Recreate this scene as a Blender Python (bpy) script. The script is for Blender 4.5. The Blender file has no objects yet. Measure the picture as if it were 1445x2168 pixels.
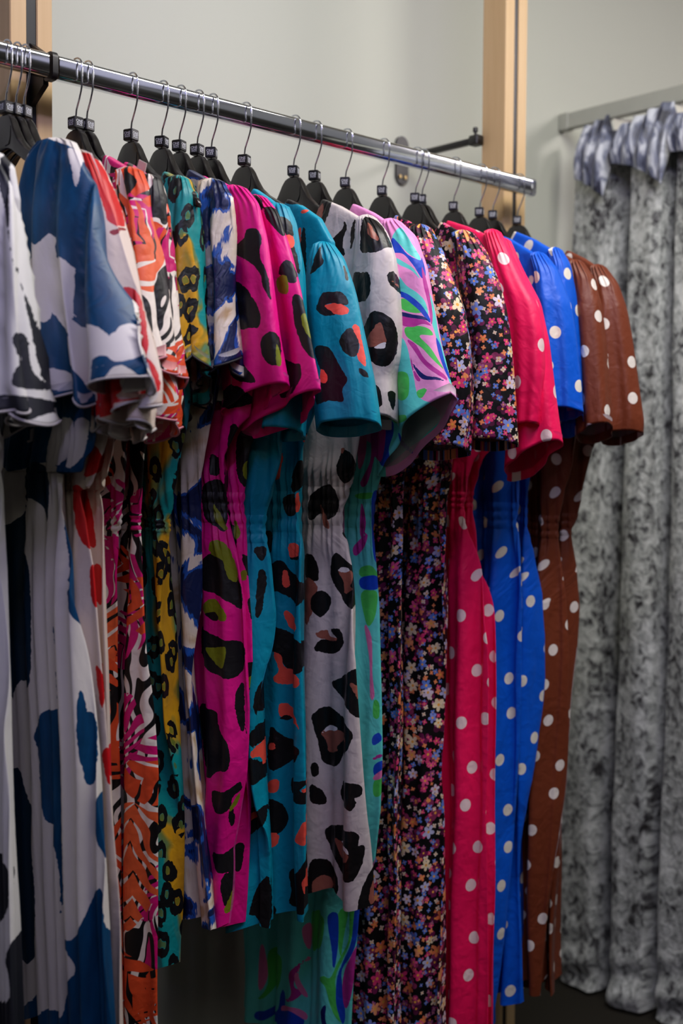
import bpy, math, random
import numpy as np
from math import sin, cos, pi, radians, sqrt
rng = np.random.default_rng(7)
random.seed(7)
C = bpy.context.scene.collection
scn = bpy.context.scene

# ------------------------------------------------------------------ camera
W, H = 1445, 2168
FPX = 2560.0
PITCH, ROLL, AZ = radians(2.44), radians(0.37), radians(47.1)
_v = np.array([cos(AZ)*cos(PITCH), sin(AZ)*cos(PITCH), -sin(PITCH)])
_r = np.array([sin(AZ), -cos(AZ), 0.0])
_u = np.cross(_r, _v)
_R = cos(ROLL)*_r + sin(ROLL)*_u
_U = -sin(ROLL)*_r + cos(ROLL)*_u
CAM = np.array([-0.87477, -1.54186, 1.32068])
ZR = 1.87            # height of the clothes rail
def ray(x, y): return (_v*FPX + _R*(x-W/2) - _U*(y-H/2))/FPX
def onX(x, y, X):
    d = ray(x, y); return CAM + d*((X-CAM[0])/d[0])
def onY(x, y, Y):
    d = ray(x, y); return CAM + d*((Y-CAM[1])/d[1])
def hookX(hx): return float(onY(hx, 143+(hx-113)*.2525, 0)[0])

from mathutils import Matrix, Vector
cam = bpy.data.cameras.new('camera'); camo = bpy.data.objects.new('camera', cam); C.objects.link(camo)
M = Matrix(((_R[0], _U[0], -_v[0], CAM[0]), (_R[1], _U[1], -_v[1], CAM[1]), (_R[2], _U[2], -_v[2], CAM[2]), (0, 0, 0, 1)))
camo.matrix_world = M
cam.sensor_fit = 'VERTICAL'; cam.sensor_height = 36.0; cam.sensor_width = 24.0
cam.lens = FPX/H*36.0
cam.clip_start = 0.05
cam.dof.use_dof = True; cam.dof.focus_distance = 1.82; cam.dof.aperture_fstop = 2.8
scn.camera = camo

# ------------------------------------------------------------------ light
scn.view_settings.view_transform = 'Standard'; scn.view_settings.look = 'None'
scn.view_settings.gamma = 1.0; scn.view_settings.use_curve_mapping = False
scn.view_settings.exposure = 0.0
wd = bpy.data.worlds.new('world'); scn.world = wd; wd.use_nodes = True
wd.node_tree.nodes['Background'].inputs[0].default_value = (0.80, 0.85, 1.0, 1)
wd.node_tree.nodes['Background'].inputs[1].default_value = 0.022
def area(name, loc, target, sx, sy, power, col, spread=180):
    l = bpy.data.lights.new(name, 'AREA'); l.shape = 'RECTANGLE'; l.size = sx; l.size_y = sy
    l.energy = power; l.color = col; l.spread = radians(spread)
    o = bpy.data.objects.new(name, l); C.objects.link(o); o.location = loc
    o.rotation_euler = (Vector(target)-Vector(loc)).to_track_quat('-Z', 'Y').to_euler()
    return o
area('ceiling_lamp', (0.70, -.86, 2.78), (0.75, -.45, 0), 1.3, .45, 37, (1, .97, .89))
area('ceiling_lamp_far', (2.45, -1.0, 2.78), (1.35, -.2, .6), .6, .6, 31, (1, .91, .92))
area('ceiling_lamp_near', (-1.4, -2.4, 2.78), (-.4, -.6, .8), 1.0, .6, 5, (1, .96, .88))
area('led_strip', (-.6, -1.30, 2.74), (-.6, -.3, 1.8), 2.1, .11, 15, (.58, .53, 1.0))
area('rail_reflection_fill', (2.65, -2.0, 2.79), (2.65, -2.0, 0), 1.7, 1.7, 1.5, (.90, .92, 1.0))  # added unseen panel, gives the chrome rail a mid-grey reflection
area('rail_reflection_fill_left', (1.35, -1.95, 2.79), (1.35, -1.95, 0), .62, .9, 1.0, (.74, .74, 1.0))  # another added panel, brightens the reflection along the rail's left part

# ------------------------------------------------------------------ helpers
def lin(c):
    return tuple(((x/255)/12.92 if x/255 <= .04045 else ((x/255+.055)/1.055)**2.4) for x in c) + (1.0,)
def link_obj(name, me, m=None, parent=None):
    o = bpy.data.objects.new(name, me); C.objects.link(o)
    if m is not None and len(me.materials) == 0: me.materials.append(m)
    if parent is not None: o.parent = parent
    return o
def empty(name, label, cat, loc=(0, 0, 0), group=None):
    o = bpy.data.objects.new(name, None); C.objects.link(o); o.location = loc
    o.empty_display_size = .05
    return tag(o, label, cat, group)
def tag(o, label, cat, group=None):
    o['label'] = label; o['category'] = cat
    if group: o['group'] = group
    return o
class MB:
    def __init__(s): s.v = []; s.f = []
    def add(s, vs, fs):
        b = len(s.v); s.v += [tuple(map(float, p)) for p in vs]; s.f += [tuple(b+i for i in f) for f in fs]
    def box(s, x0, x1, y0, y1, z0, z1, bev=0.0):
        if bev <= 0:
            vs = [(x, y, z) for x in (x0, x1) for y in (y0, y1) for z in (z0, z1)]
            s.add(vs, [(0, 1, 3, 2), (4, 6, 7, 5), (0, 4, 5, 1), (2, 3, 7, 6), (0, 2, 6, 4), (1, 5, 7, 3)]); return
        # vertical-edge and top/bottom chamfer
        def ring(z, i):
            a, b_, c, d = x0+i, x1-i, y0+i, y1-i; e = bev
            return [(a+e, c, z), (b_-e, c, z), (b_, c+e, z), (b_, d-e, z), (b_-e, d, z), (a+e, d, z), (a, d-e, z), (a, c+e, z)]
        rs = [ring(z0, bev*.8), ring(z0+bev, 0), ring(z1-bev, 0), ring(z1, bev*.8)]
        s.loft(rs)
    def loft(s, rings, caps=True, closed=True):
        n = len(rings[0]); vs = [p for r in rings for p in r]; fs = []
        for i in range(len(rings)-1):
            for j in range(n if closed else n-1):
                k = (j+1) % n
                fs.append((i*n+j, i*n+k, (i+1)*n+k, (i+1)*n+j))
        if caps: fs += [tuple(range(n))[::-1], tuple((len(rings)-1)*n+j for j in range(n))]
        s.add(vs, fs)
    def tube(s, pts, r, n=10, caps=True):
        pts = [Vector(p) for p in pts]; rings = []; prev = None
        for i, p in enumerate(pts):
            t = (pts[min(i+1, len(pts)-1)]-pts[max(i-1, 0)]).normalized()
            if prev is None:
                a = Vector((0, 0, 1)) if abs(t.z) < .9 else Vector((1, 0, 0))
                nx = t.cross(a).normalized()
            else: nx = (prev - t*prev.dot(t)).normalized()
            prev = nx; ny = t.cross(nx)
            rr = r[i] if isinstance(r, (list, tuple)) else r
            rings.append([tuple(p+nx*rr*cos(2*pi*k/n)+ny*rr*sin(2*pi*k/n)) for k in range(n)])
        s.loft(rings, caps)
    def build(s, name, m, parent=None, smooth=None):
        me = bpy.data.meshes.new(name); me.from_pydata(s.v, [], s.f); me.update()
        import bmesh
        bm = bmesh.new(); bm.from_mesh(me); bmesh.ops.recalc_face_normals(bm, faces=bm.faces); bm.to_mesh(me); bm.free()
        if smooth is not None:
            me.shade_smooth()
            me.set_sharp_from_angle(angle=radians(smooth))
        return link_obj(name, me, m, parent)

# ------------------------------------------------------------------ node kit
class NK:
    def __init__(s, name):
        s.m = bpy.data.materials.new(name); s.m.use_nodes = True; s.t = s.m.node_tree
        s.b = s.t.nodes['Principled BSDF']
    def n(s, typ, **kw):
        nd = s.t.nodes.new(typ)
        for k, v in kw.items(): setattr(nd, k, v)
        return nd
    def set(s, sock, val):
        if val is None: return
        if isinstance(val, bpy.types.NodeSocket): s.t.links.new(val, sock)
        else: sock.default_value = val
    def math(s, op, a, b=None, c=None, clamp=False):
        nd = s.n('ShaderNodeMath', operation=op, use_clamp=clamp)
        s.set(nd.inputs[0], a); s.set(nd.inputs[1], b); s.set(nd.inputs[2], c); return nd.outputs[0]
    def vm(s, op, a, b=None, sc=None):
        nd = s.n('ShaderNodeVectorMath', operation=op); s.set(nd.inputs[0], a); s.set(nd.inputs[1], b)
        if sc is not None: s.set(nd.inputs['Scale'], sc)
        return nd.outputs['Value'] if op in ('LENGTH', 'DOT_PRODUCT', 'DISTANCE') else nd.outputs[0]
    def mix(s, f, a, b, blend='MIX'):
        nd = s.n('ShaderNodeMix', data_type='RGBA', blend_type=blend)
        s.set(nd.inputs[0], f); s.set(nd.inputs[6], a); s.set(nd.inputs[7], b); return nd.outputs[2]
    def uv(s): return s.n('ShaderNodeUVMap', uv_map='UVMap').outputs[0]
    def obj(s): return s.n('ShaderNodeTexCoord').outputs['Object']
    def mapping(s, v, scale=(1, 1, 1), rot=(0, 0, 0), loc=(0, 0, 0)):
        nd = s.n('ShaderNodeMapping'); s.set(nd.inputs[0], v); nd.inputs[1].default_value = loc
        nd.inputs[2].default_value = rot; nd.inputs[3].default_value = scale; return nd.outputs[0]
    def noise(s, v, scale, detail=2, rough=.5, dist=0, out=0):
        nd = s.n('ShaderNodeTexNoise', noise_dimensions='3D'); s.set(nd.inputs['Vector'], v); s.set(nd.inputs['Scale'], scale)
        nd.inputs['Detail'].default_value = detail; nd.inputs['Roughness'].default_value = rough
        nd.inputs['Distortion'].default_value = dist; return nd.outputs[out]
    def vor(s, v, scale, rand=1.0, feature='F1'):
        nd = s.n('ShaderNodeTexVoronoi', voronoi_dimensions='2D', feature=feature); s.set(nd.inputs['Vector'], v)
        nd.inputs['Scale'].default_value = scale; nd.inputs['Randomness'].default_value = rand; return nd
    def ramp(s, f, stops, interp='LINEAR'):
        nd = s.n('ShaderNodeValToRGB'); cr = nd.color_ramp; cr.interpolation = interp
        while len(cr.elements) < len(stops): cr.elements.new(.5)
        for e, (p, c) in zip(cr.elements, stops): e.position = p; e.color = c
        s.set(nd.inputs[0], f); return nd.outputs[0]
    def sep(s, v):
        nd = s.n('ShaderNodeSeparateXYZ'); s.set(nd.inputs[0], v); return nd.outputs
    def comb(s, x, y, z=0.0):
        nd = s.n('ShaderNodeCombineXYZ'); s.set(nd.inputs[0], x); s.set(nd.inputs[1], y); s.set(nd.inputs[2], z); return nd.outputs[0]
    def attr(s, name): return s.n('ShaderNodeAttribute', attribute_name=name).outputs['Fac']
    def lt(s, a, b): return s.math('LESS_THAN', a, b)
    def gt(s, a, b): return s.math('GREATER_THAN', a, b)
    def bump(s, h, strength=.3, dist=.002):
        nd = s.n('ShaderNodeBump'); nd.inputs['Strength'].default_value = strength; nd.inputs['Distance'].default_value = dist
        s.set(nd.inputs['Height'], h); s.t.links.new(nd.outputs[0], s.b.inputs['Normal'])
    def done(s, col, rough=.5, metal=0., spec=.5, sheen=0.):
        s.set(s.b.inputs['Base Color'], col); s.set(s.b.inputs['Roughness'], rough)
        s.b.inputs['Metallic'].default_value = metal; s.b.inputs['Specular IOR Level'].default_value = spec
        if sheen: s.b.inputs['Sheen Weight'].default_value = sheen; s.b.inputs['Sheen Roughness'].default_value = .4
        return s.m
def simple(name, c, rough=.5, metal=0., spec=.5, nscale=40, namp=.12, bump=0.):
    k = NK(name); nz = k.noise(k.obj(), nscale, 3)
    col = k.mix(k.math('MULTIPLY', nz, namp), lin(c), (0, 0, 0, 1))
    if bump: k.bump(nz, bump)
    return k.done(col, rough, metal, spec)


def finish_fabric(k, col, rough=.48, back=None, spec=.35, sheen=.0, wr=.42):
    uv = k.uv()
    # reverse of the cloth: the print is only faintly visible there
    geo = k.n('ShaderNodeNewGeometry')
    bk = k.mix(.72, col, back) if back else col
    col = k.mix(geo.outputs['Backfacing'], col, bk)
    n1 = k.noise(k.mapping(uv, (1, .45, 1)), 16, 3, .55, 1.0)
    n2 = k.noise(uv, 55, 2, .5, .6)
    k.bump(k.math('ADD', n1, k.math('MULTIPLY', n2, .22)), wr, .012)
    return k.done(col, rough, 0, spec, sheen)
def mat_blob(name, base, cols, wob=3.0, rough=.48, tint=None, back=(190, 185, 185), streak=None, wr=.42):
    k = NK(name); uv = k.uv()
    w = k.math('MULTIPLY', k.math('SUBTRACT', k.noise(uv, 60, 2, .6), .5), wob*2.2)
    w2 = k.math('MULTIPLY', k.math('SUBTRACT', k.noise(uv, 200, 1, .5), .5), wob*1.0)
    w = k.math('ADD', w, w2)
    if tint: base_c = k.mix(k.noise(uv, 7, 2), lin(base), lin(tint))
    else: base_c = lin(base)
    col = base_c
    for i, c in enumerate(cols):
        cc = lin(c)
        if streak and i == 0:
            st = k.noise(k.mapping(uv, (60, 9, 1), (0, 0, .35)), 1, 3, .6)
            cc = k.mix(k.math('MULTIPLY_ADD', st, 1.6, -.6, clamp=True), lin(c), lin(streak))
        f = k.lt(k.math('ADD', k.attr('b%d' % i), w), 0)
        col = k.mix(f, col, cc)
    return finish_fabric(k, col, rough, lin(back), wr=wr)
def mat_polka(name, base, dot, spacing, r, rand=.5, rot=.3, back=None):
    k = NK(name); uv = k.uv(); sc = 1/spacing
    v = k.vor(k.mapping(uv, (1, .92, 1), (0, 0, rot)), sc, rand)
    f = k.lt(v.outputs['Distance'], r*sc)
    return finish_fabric(k, k.mix(f, lin(base), lin(dot)), .47, lin(back or base))
def flower_layer(k, uv, scale, rand, r0, amp, petals, stops, keep, rot):
    v = k.vor(k.mapping(uv, (1, 1, 1), (0, 0, rot)), scale, rand)
    uvr = k.mapping(uv, (1, 1, 1), (0, 0, rot))
    loc = k.vm('SCALE', k.vm('SUBTRACT', uvr, v.outputs['Position']), sc=scale)
    x, y, _ = k.sep(loc)[0], k.sep(loc)[1], 0
    cs = k.n('ShaderNodeSeparateColor'); k.set(cs.inputs[0], v.outputs['Color'])
    rnd, rnd2, rnd3 = cs.outputs
    th = k.math('ARCTAN2', y, x)
    rr = k.vm('LENGTH', k.comb(x, y))
    pet = k.math('ABSOLUTE', k.math('SINE', k.math('MULTIPLY_ADD', th, petals/2, k.math('MULTIPLY', rnd2, 6.28))))
    size = k.math('MULTIPLY_ADD', rnd3, .5, .62)
    edge = k.math('MULTIPLY', size, k.math('MULTIPLY_ADD', pet, amp, r0))
    m = k.math('MULTIPLY', k.lt(rr, edge), k.lt(rnd2, keep))
    ctr = k.lt(rr, k.math('MULTIPLY', size, .09))
    col = k.ramp(rnd, stops, 'CONSTANT')
    sh = k.math('MULTIPLY', k.noise(uvr, scale*2.5, 2), .34)
    col = k.mix(sh, col, lin((120, 40, 80)))
    col = k.mix(ctr, col, lin((240, 170, 70)))
    return m, col
def mat_ditsy(name):
    k = NK(name); uv = k.uv()
    cols = [(255, 95, 150), (240, 225, 240), (255, 170, 110), (130, 160, 235), (255, 235, 190), (235, 60, 120), (200, 205, 240), (255, 140, 80), (90, 140, 225)]
    st = [(i/len(cols), lin(c)) for i, c in enumerate(cols)]
    dk = [(0, lin((110, 25, 75))), (.4, lin((70, 15, 50))), (.7, lin((140, 50, 90)))]
    sm = [(0, lin((235, 70, 130))), (.25, lin((90, 140, 225))), (.45, lin((255, 150, 95))), (.65, lin((245, 225, 200))), (.85, lin((180, 100, 150)))]
    col = lin((12, 10, 12))
    for args in ((40, 1, .20, .28, 3, dk, .75, .8), (85, 1, .16, .26, 4, sm, .62, .2), (62, .9, .18, .22, 4, sm, .55, 1.3), (37, .85, .17, .25, 5, st, .68, 2.1)):
        m, c = flower_layer(k, uv, *args); col = k.mix(m, col, c)
    return finish_fabric(k, col, .55, lin((120, 110, 115)), spec=.25)
def frond_layer(k, uv, scale, stops, rot, stripe, keep=1.0, wid=.34):
    uvr = k.mapping(uv, (1, 1, 1), (0, 0, rot))
    v = k.vor(uvr, scale, 1.0)
    loc = k.vm('SCALE', k.vm('SUBTRACT', uvr, v.outputs['Position']), sc=scale)
    cs = k.n('ShaderNodeSeparateColor'); k.set(cs.inputs[0], v.outputs['Color'])
    ang = k.math('MULTIPLY', cs.outputs[1], 6.283)
    x, y = k.sep(loc)[0], k.sep(loc)[1]
    ca, sa = k.math('COSINE', ang), k.math('SINE', ang)
    xr = k.math('ADD', k.math('MULTIPLY', x, ca), k.math('MULTIPLY', y, sa))
    yr = k.math('SUBTRACT', k.math('MULTIPLY', y, ca), k.math('MULTIPLY', x, sa))
    ay = k.math('ABSOLUTE', yr)
    e = k.math('ADD', k.math('POWER', k.math('DIVIDE', xr, .66), 2), k.math('POWER', k.math('DIVIDE', yr, wid), 2))
    fr = k.math('FRACT', k.math('MULTIPLY', k.math('SUBTRACT', xr, k.math('MULTIPLY', ay, 1.0)), stripe))
    cut = k.gt(fr, k.math('MULTIPLY_ADD', ay, 1.5, .10))
    m = k.math('MULTIPLY', k.math('MULTIPLY', k.lt(e, 1.0), cut), k.lt(cs.outputs[2], keep))
    col = k.ramp(cs.outputs[0], stops, 'CONSTANT')
    return m, k.mix(k.math('MULTIPLY', k.noise(uv, 60, 2), .35), col, (0, 0, 0, 1))
def mat_tropical(name, off):
    k = NK(name); uv = k.mapping(k.uv(), (1, 1, 1), (0, 0, 0), (off, off*.7, 0))
    uv = k.vm('ADD', uv, k.vm('SCALE', k.vm('SUBTRACT', k.noise(uv, 11, 1, .5, 0, out=1), (.5, .5, .5)), sc=.075))
    z = k.noise(k.mapping(uv, (1.6, .42, 1)), 9, 1, .4, 1.2)
    zz = k.math('FRACT', k.math('MULTIPLY', z, 5.5))
    col = k.mix(k.lt(zz, .5), lin((232, 222, 208)), lin((14, 12, 14)))
    st1 = [(0, lin((225, 15, 120))), (.55, lin((240, 82, 38)))]
    st2 = [(0, lin((238, 84, 40))), (.5, lin((220, 10, 115))), (.85, lin((246, 104, 54)))]
    for args in ((10, st1, .3, 5, .8, .36), (7.5, st2, 1.4, 4.6, .85, .36)):
        m, c = frond_layer(k, uv, *args); col = k.mix(m, col, c)
    return finish_fabric(k, col, .45, lin((215, 150, 150)))
def mat_leopard(name):
    k = NK(name); uv = k.uv()
    bgf = k.noise(k.mapping(uv, (1, .45, 1)), 11, 3, .55, .6)
    col = k.ramp(bgf, [(.30, lin((0, 122, 126))), (.475, lin((10, 140, 138))), (.51, lin((110, 125, 60))), (.55, lin((205, 152, 24))), (.64, lin((185, 135, 28))), (.72, lin((90, 95, 45)))])
    nv = k.noise(k.mapping(uv, (1, .30, 1)), 60, 3, .65, 0, out=1)
    wv = k.vm('ADD', uv, k.vm('SCALE', k.vm('SUBTRACT', nv, (.5, .5, .5)), sc=.020))
    v = k.vor(k.mapping(wv, (1, .62, 1)), 38, 1.0)
    d = v.outputs['Distance']
    gap = k.noise(uv, 30, 2)
    ring = k.math('MULTIPLY', k.math('MULTIPLY', k.gt(d, .15), k.lt(d, .42)), k.lt(gap, .60))
    inner = k.lt(d, .13)
    col = k.mix(k.math('MULTIPLY', inner, .8), col, k.mix(k.noise(uv, 25, 1), lin((40, 84, 44)), lin((120, 128, 26))))
    col = k.mix(ring, col, lin((10, 12, 16)))
    return finish_fabric(k, col, .42, lin((120, 120, 100)))
def mat_brush(name):
    k = NK(name); uv = k.uv()
    rag = k.noise(k.mapping(uv, (330, 28, 1), (0, 0, .15)), 1, 2, .6)
    big = k.noise(k.mapping(uv, (1, .8, 1), (0, 0, .2)), 15, 2, .45, .9)
    f = k.math('ADD', big, k.math('MULTIPLY', k.math('SUBTRACT', rag, .5), .13))
    col = k.ramp(f, [(.0, lin((10, 20, 58))), (.45, lin((14, 28, 72))), (.465, lin((30, 86, 170))), (.50, lin((24, 72, 150))), (.512, lin((225, 212, 195))), (.60, lin((220, 205, 180))), (.68, lin((190, 160, 120)))])
    return finish_fabric(k, col, .33, lin((190, 185, 180)), spec=.5)
# ------------------------------------------------------------------ materials
m_wall = None
k = NK('painted_wall'); nz = k.noise(k.obj(), 90, 3, .6); big = k.noise(k.obj(), 1.5, 2)
k.bump(nz, .06, .002)
m_wall = k.done(k.mix(k.math('MULTIPLY', big, .10), lin((196, 199, 187)), lin((190, 187, 182))), .72, 0, .2)
m_room = simple('grey_painted_room', (150, 148, 145), .8)
k = NK('carpet'); n1 = k.noise(k.obj(), 420, 2, .7); n2 = k.noise(k.obj(), 30, 3)
k.bump(n1, .8, .004)
m_carpet = k.done(k.mix(n1, lin((26, 25, 22)), lin((62, 58, 50))), .95, 0, .1)
k = NK('timber'); ov = k.obj()
g = k.noise(k.mapping(ov, (55, 55, 2.2)), 1, 4, .6, .4); g2 = k.noise(k.mapping(ov, (220, 220, 5)), 1, 2)
k.bump(g2, .08, .001)
col = k.mix(g, lin((220, 190, 146)), lin((194, 160, 114))); col = k.mix(k.math('MULTIPLY', g2, .25), col, lin((170, 130, 85)))
m_wood = k.done(col, .5, 0, .35)
k = NK('chrome'); n1 = k.noise(k.mapping(k.obj(), (6, 60, 60)), 1, 3)
m_chrome = k.done((.74, .75, .78, 1), k.math('MULTIPLY_ADD', n1, .10, .05), 1.0)
m_wire = simple('hook_steel', (205, 208, 214), .16, 1.0, nscale=20, namp=.05)
m_black = simple('black_steel', (20, 19, 19), .42, 0, .5, 60, .2)
m_plastic = simple('black_plastic', (24, 21, 19), .27, 0, .5, 120, .15, .03)
m_cube = simple('cube_plastic', (18, 18, 19), .35)
m_print = simple('white_print', (225, 228, 232), .6)
m_track = simple('track_aluminium', (176, 178, 168), .45, .0, .4)
m_brass = simple('screw_metal', (150, 130, 90), .35, 1.0)
m_channel = simple('slotted_channel', (27, 28, 31), .45, .2)
k = NK('crushed_velvet'); uv = k.uv()
a = k.noise(k.mapping(uv, (1, .75, 1)), 58, 4, .62, .7); b = k.noise(k.mapping(uv, (1, .6, 1)), 13, 3, .55, 1.0); f = k.math('ADD', k.math('MULTIPLY', a, .75), k.math('MULTIPLY', b, .45))
k.bump(a, .9, .006)
m_velvet = k.done(k.ramp(f, [(.445, lin((38, 36, 38))), (.51, lin((98, 98, 100))), (.57, lin((160, 164, 161))), (.72, lin((218, 221, 218)))]), .55, 0, .35, .35)  # sheen variation of the nap mottled into the base colour
k = NK('velvet_heading'); uv = k.uv()
a = k.noise(k.mapping(uv, (1.6, .6, 1), (0, 0, .3)), 26, 3, .55, .6); k.bump(a, .35, .004)
m_velvet2 = k.done(k.ramp(a, [(.38, lin((34, 36, 54))), (.5, lin((112, 118, 142))), (.61, lin((208, 212, 222)))]), .45, 0, .4, .3)
m_lining = simple('curtain_lining', (226, 222, 208), .7)

# ------------------------------------------------------------------ the room
def struct(name, mb, m):
    o = mb.build(name, m); o['kind'] = 'structure'; return o
WALL = 0.33
b = MB(); b.box(-3.2, 3.6, -4.2, WALL+.12, -.1, 0); struct('floor', b, m_carpet)
b = MB(); b.box(-3.2, 3.6, WALL, WALL+.12, 0, 2.8); struct('wall_back', b, m_wall)
b = MB(); b.box(-3.2, 3.6, -4.2, WALL+.12, 2.8, 2.9); struct('ceiling', b, m_wall)
b = MB(); b.box(-3.3, -3.2, -4.2, WALL, 0, 2.8); struct('wall_left', b, m_room)
b = MB(); b.box(3.6, 3.7, -4.2, WALL, 0, 2.8); struct('wall_right', b, m_room)
b = MB(); b.box(-3.2, 3.6, -4.3, -4.2, 0, 2.8); struct('wall_front', b, m_room)

# ------------------------------------------------------------------ uprights
def upright(label, xs):
    """two timber battens either side of a slotted steel channel"""
    t = empty('shelving_upright', label, 'upright', ((xs[1]+xs[2])/2, .08, 0), 'timber uprights carrying the clothes rail')
    for x0, x1 in ((xs[0], xs[1]), (xs[2], xs[3])):
        b = MB(); b.box(x0, x1, .05, .111, 0, 2.78, .0015)
        o = b.build('timber_batten', m_wood, t); o.matrix_parent_inverse = Matrix.Translation(-Vector(t.location))
    b = MB(); b.box(xs[1]+.0005, xs[2]-.0005, .0525, .10, 0, 2.76)
    o = b.build('slotted_channel', m_channel, t); o.matrix_parent_inverse = Matrix.Translation(-Vector(t.location))
    return t
def kid(o, t): o.matrix_parent_inverse = Matrix.Translation(-Vector(t.location)); return o
upright('pale timber upright with dark slot at left, behind the black rail bracket', (-.040, -.014, .002, .027))
upright('pale timber upright with dark slot standing behind the right end of the rail', (1.048, 1.0765, 1.089, 1.117))

# ------------------------------------------------------------------ rails
def rail_ring(X, hh=.0165, hd=.0105, r=.0068, n=5):
    out = []
    for cx, cz, a0 in ((hd-r, hh-r, 0), (-hd+r, hh-r, 90), (-hd+r, -hh+r, 180), (hd-r, -hh+r, 270)):
        for i in range(n+1):
            a = radians(a0+90*i/n); out.append((X, cx+r*cos(a), ZR+cz+r*sin(a)))
    return out
def rail(label, x0, x1):
    t = empty('clothes_rail', label, 'clothes rail', ((x0+x1)/2, 0, ZR-.0165), 'chrome clothes rails')
    b = MB(); b.loft([rail_ring(x0), rail_ring(x1)]); kid(b.build('tube', m_chrome, t, 50), t)
    for xe in ((x1,) if x1 > .5 else ()):
        b = MB(); b.loft([rail_ring(xe, .0175, .0115, .008), rail_ring(xe+.012, .0175, .0115, .008), rail_ring(xe+.015, .015, .009, .007)])
        kid(b.build('end_cap', m_chrome, t, 50), t)
    return t
rail('short chrome clothes rail running off the left edge, left of the black bracket', -1.1, -.012)
rail('long chrome clothes rail holding most of the dresses, right of the black bracket', .004, 1.062)
def bracket(label, X, half):
    t = empty('rail_bracket', label, 'bracket', (X, .06, ZR-.03), 'black brackets holding the rails')
    # tapered arm from the slot to the collar
    b = MB()
    y0, y1 = .085, .014
    for x in ((X-half, X+half),):
        vs = [(x[0], y0, ZR-.062), (x[0], y0, ZR+.064), (x[0], y1, ZR+.022), (x[0], y1, ZR-.022),
              (x[1], y0, ZR-.062), (x[1], y0, ZR+.064), (x[1], y1, ZR+.022), (x[1], y1, ZR-.022)]
        b.add(vs, [(0, 1, 2, 3), (7, 6, 5, 4), (0, 4, 5, 1), (1, 5, 6, 2), (2, 6, 7, 3), (3, 7, 4, 0)])
    kid(b.build('arm', m_black, t), t)
    b = MB(); b.loft([rail_ring(X-half, .0195, .0135, .009), rail_ring(X+half, .0195, .0135, .009)])
    kid(b.build('collar', m_black, t, 40), t)
    return t
bracket('black tapered steel bracket gripping the rail in front of the left upright', -.004, .0042)
# wall stay at the right upright
xa = 1.034
pz = float(onY(845, 340, WALL)[2])
t = empty('wall_stay', 'black steel stay from the wall plate to the right timber upright', 'bracket', (xa, WALL, pz))
b = MB(); px0 = xa; n = 12; ring0 = []; ring1 = []
for a_ in range(2*n):
    th = 2*pi*a_/(2*n); x = .019*cos(th); z = .019*sin(th) + (.033 if sin(th) >= 0 else -.033)
    ring0.append((px0+x, WALL-.0005, pz+z)); ring1.append((px0+x, WALL-.006, pz+z))
b.loft([ring0, ring1]); kid(b.build('wall_plate', m_black, t, 40), t)
for dz, dx in ((-.036, -.008), (-.036, .008)):
    b = MB(); b.tube([(px0+dx, WALL-.006, pz+dz), (px0+dx, WALL-.0085, pz+dz)], .0042, 10); kid(b.build('screw', m_brass, t, 40), t)
b = MB(); z1 = pz+.004; z0 = pz+.004
b.box(xa-.006, xa+.006, .114, WALL-.006, z0-.006, z1+.006, .001); kid(b.build('rod', m_black, t, 40), t)
b = MB(); b.box(xa-.009, xa+.0135, .104, .128, z0-.010, z0+.010, .002); kid(b.build('clamp', m_black, t, 40), t)
b = MB(); b.tube([(xa, .116, z0+.01), (xa, .116, z0+.017), (xa, .116, z0+.0175), (xa, .116, z0+.026)], [.003, .003, .0055, .005], 10); kid(b.build('thumbscrew', m_black, t, 40), t)

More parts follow.
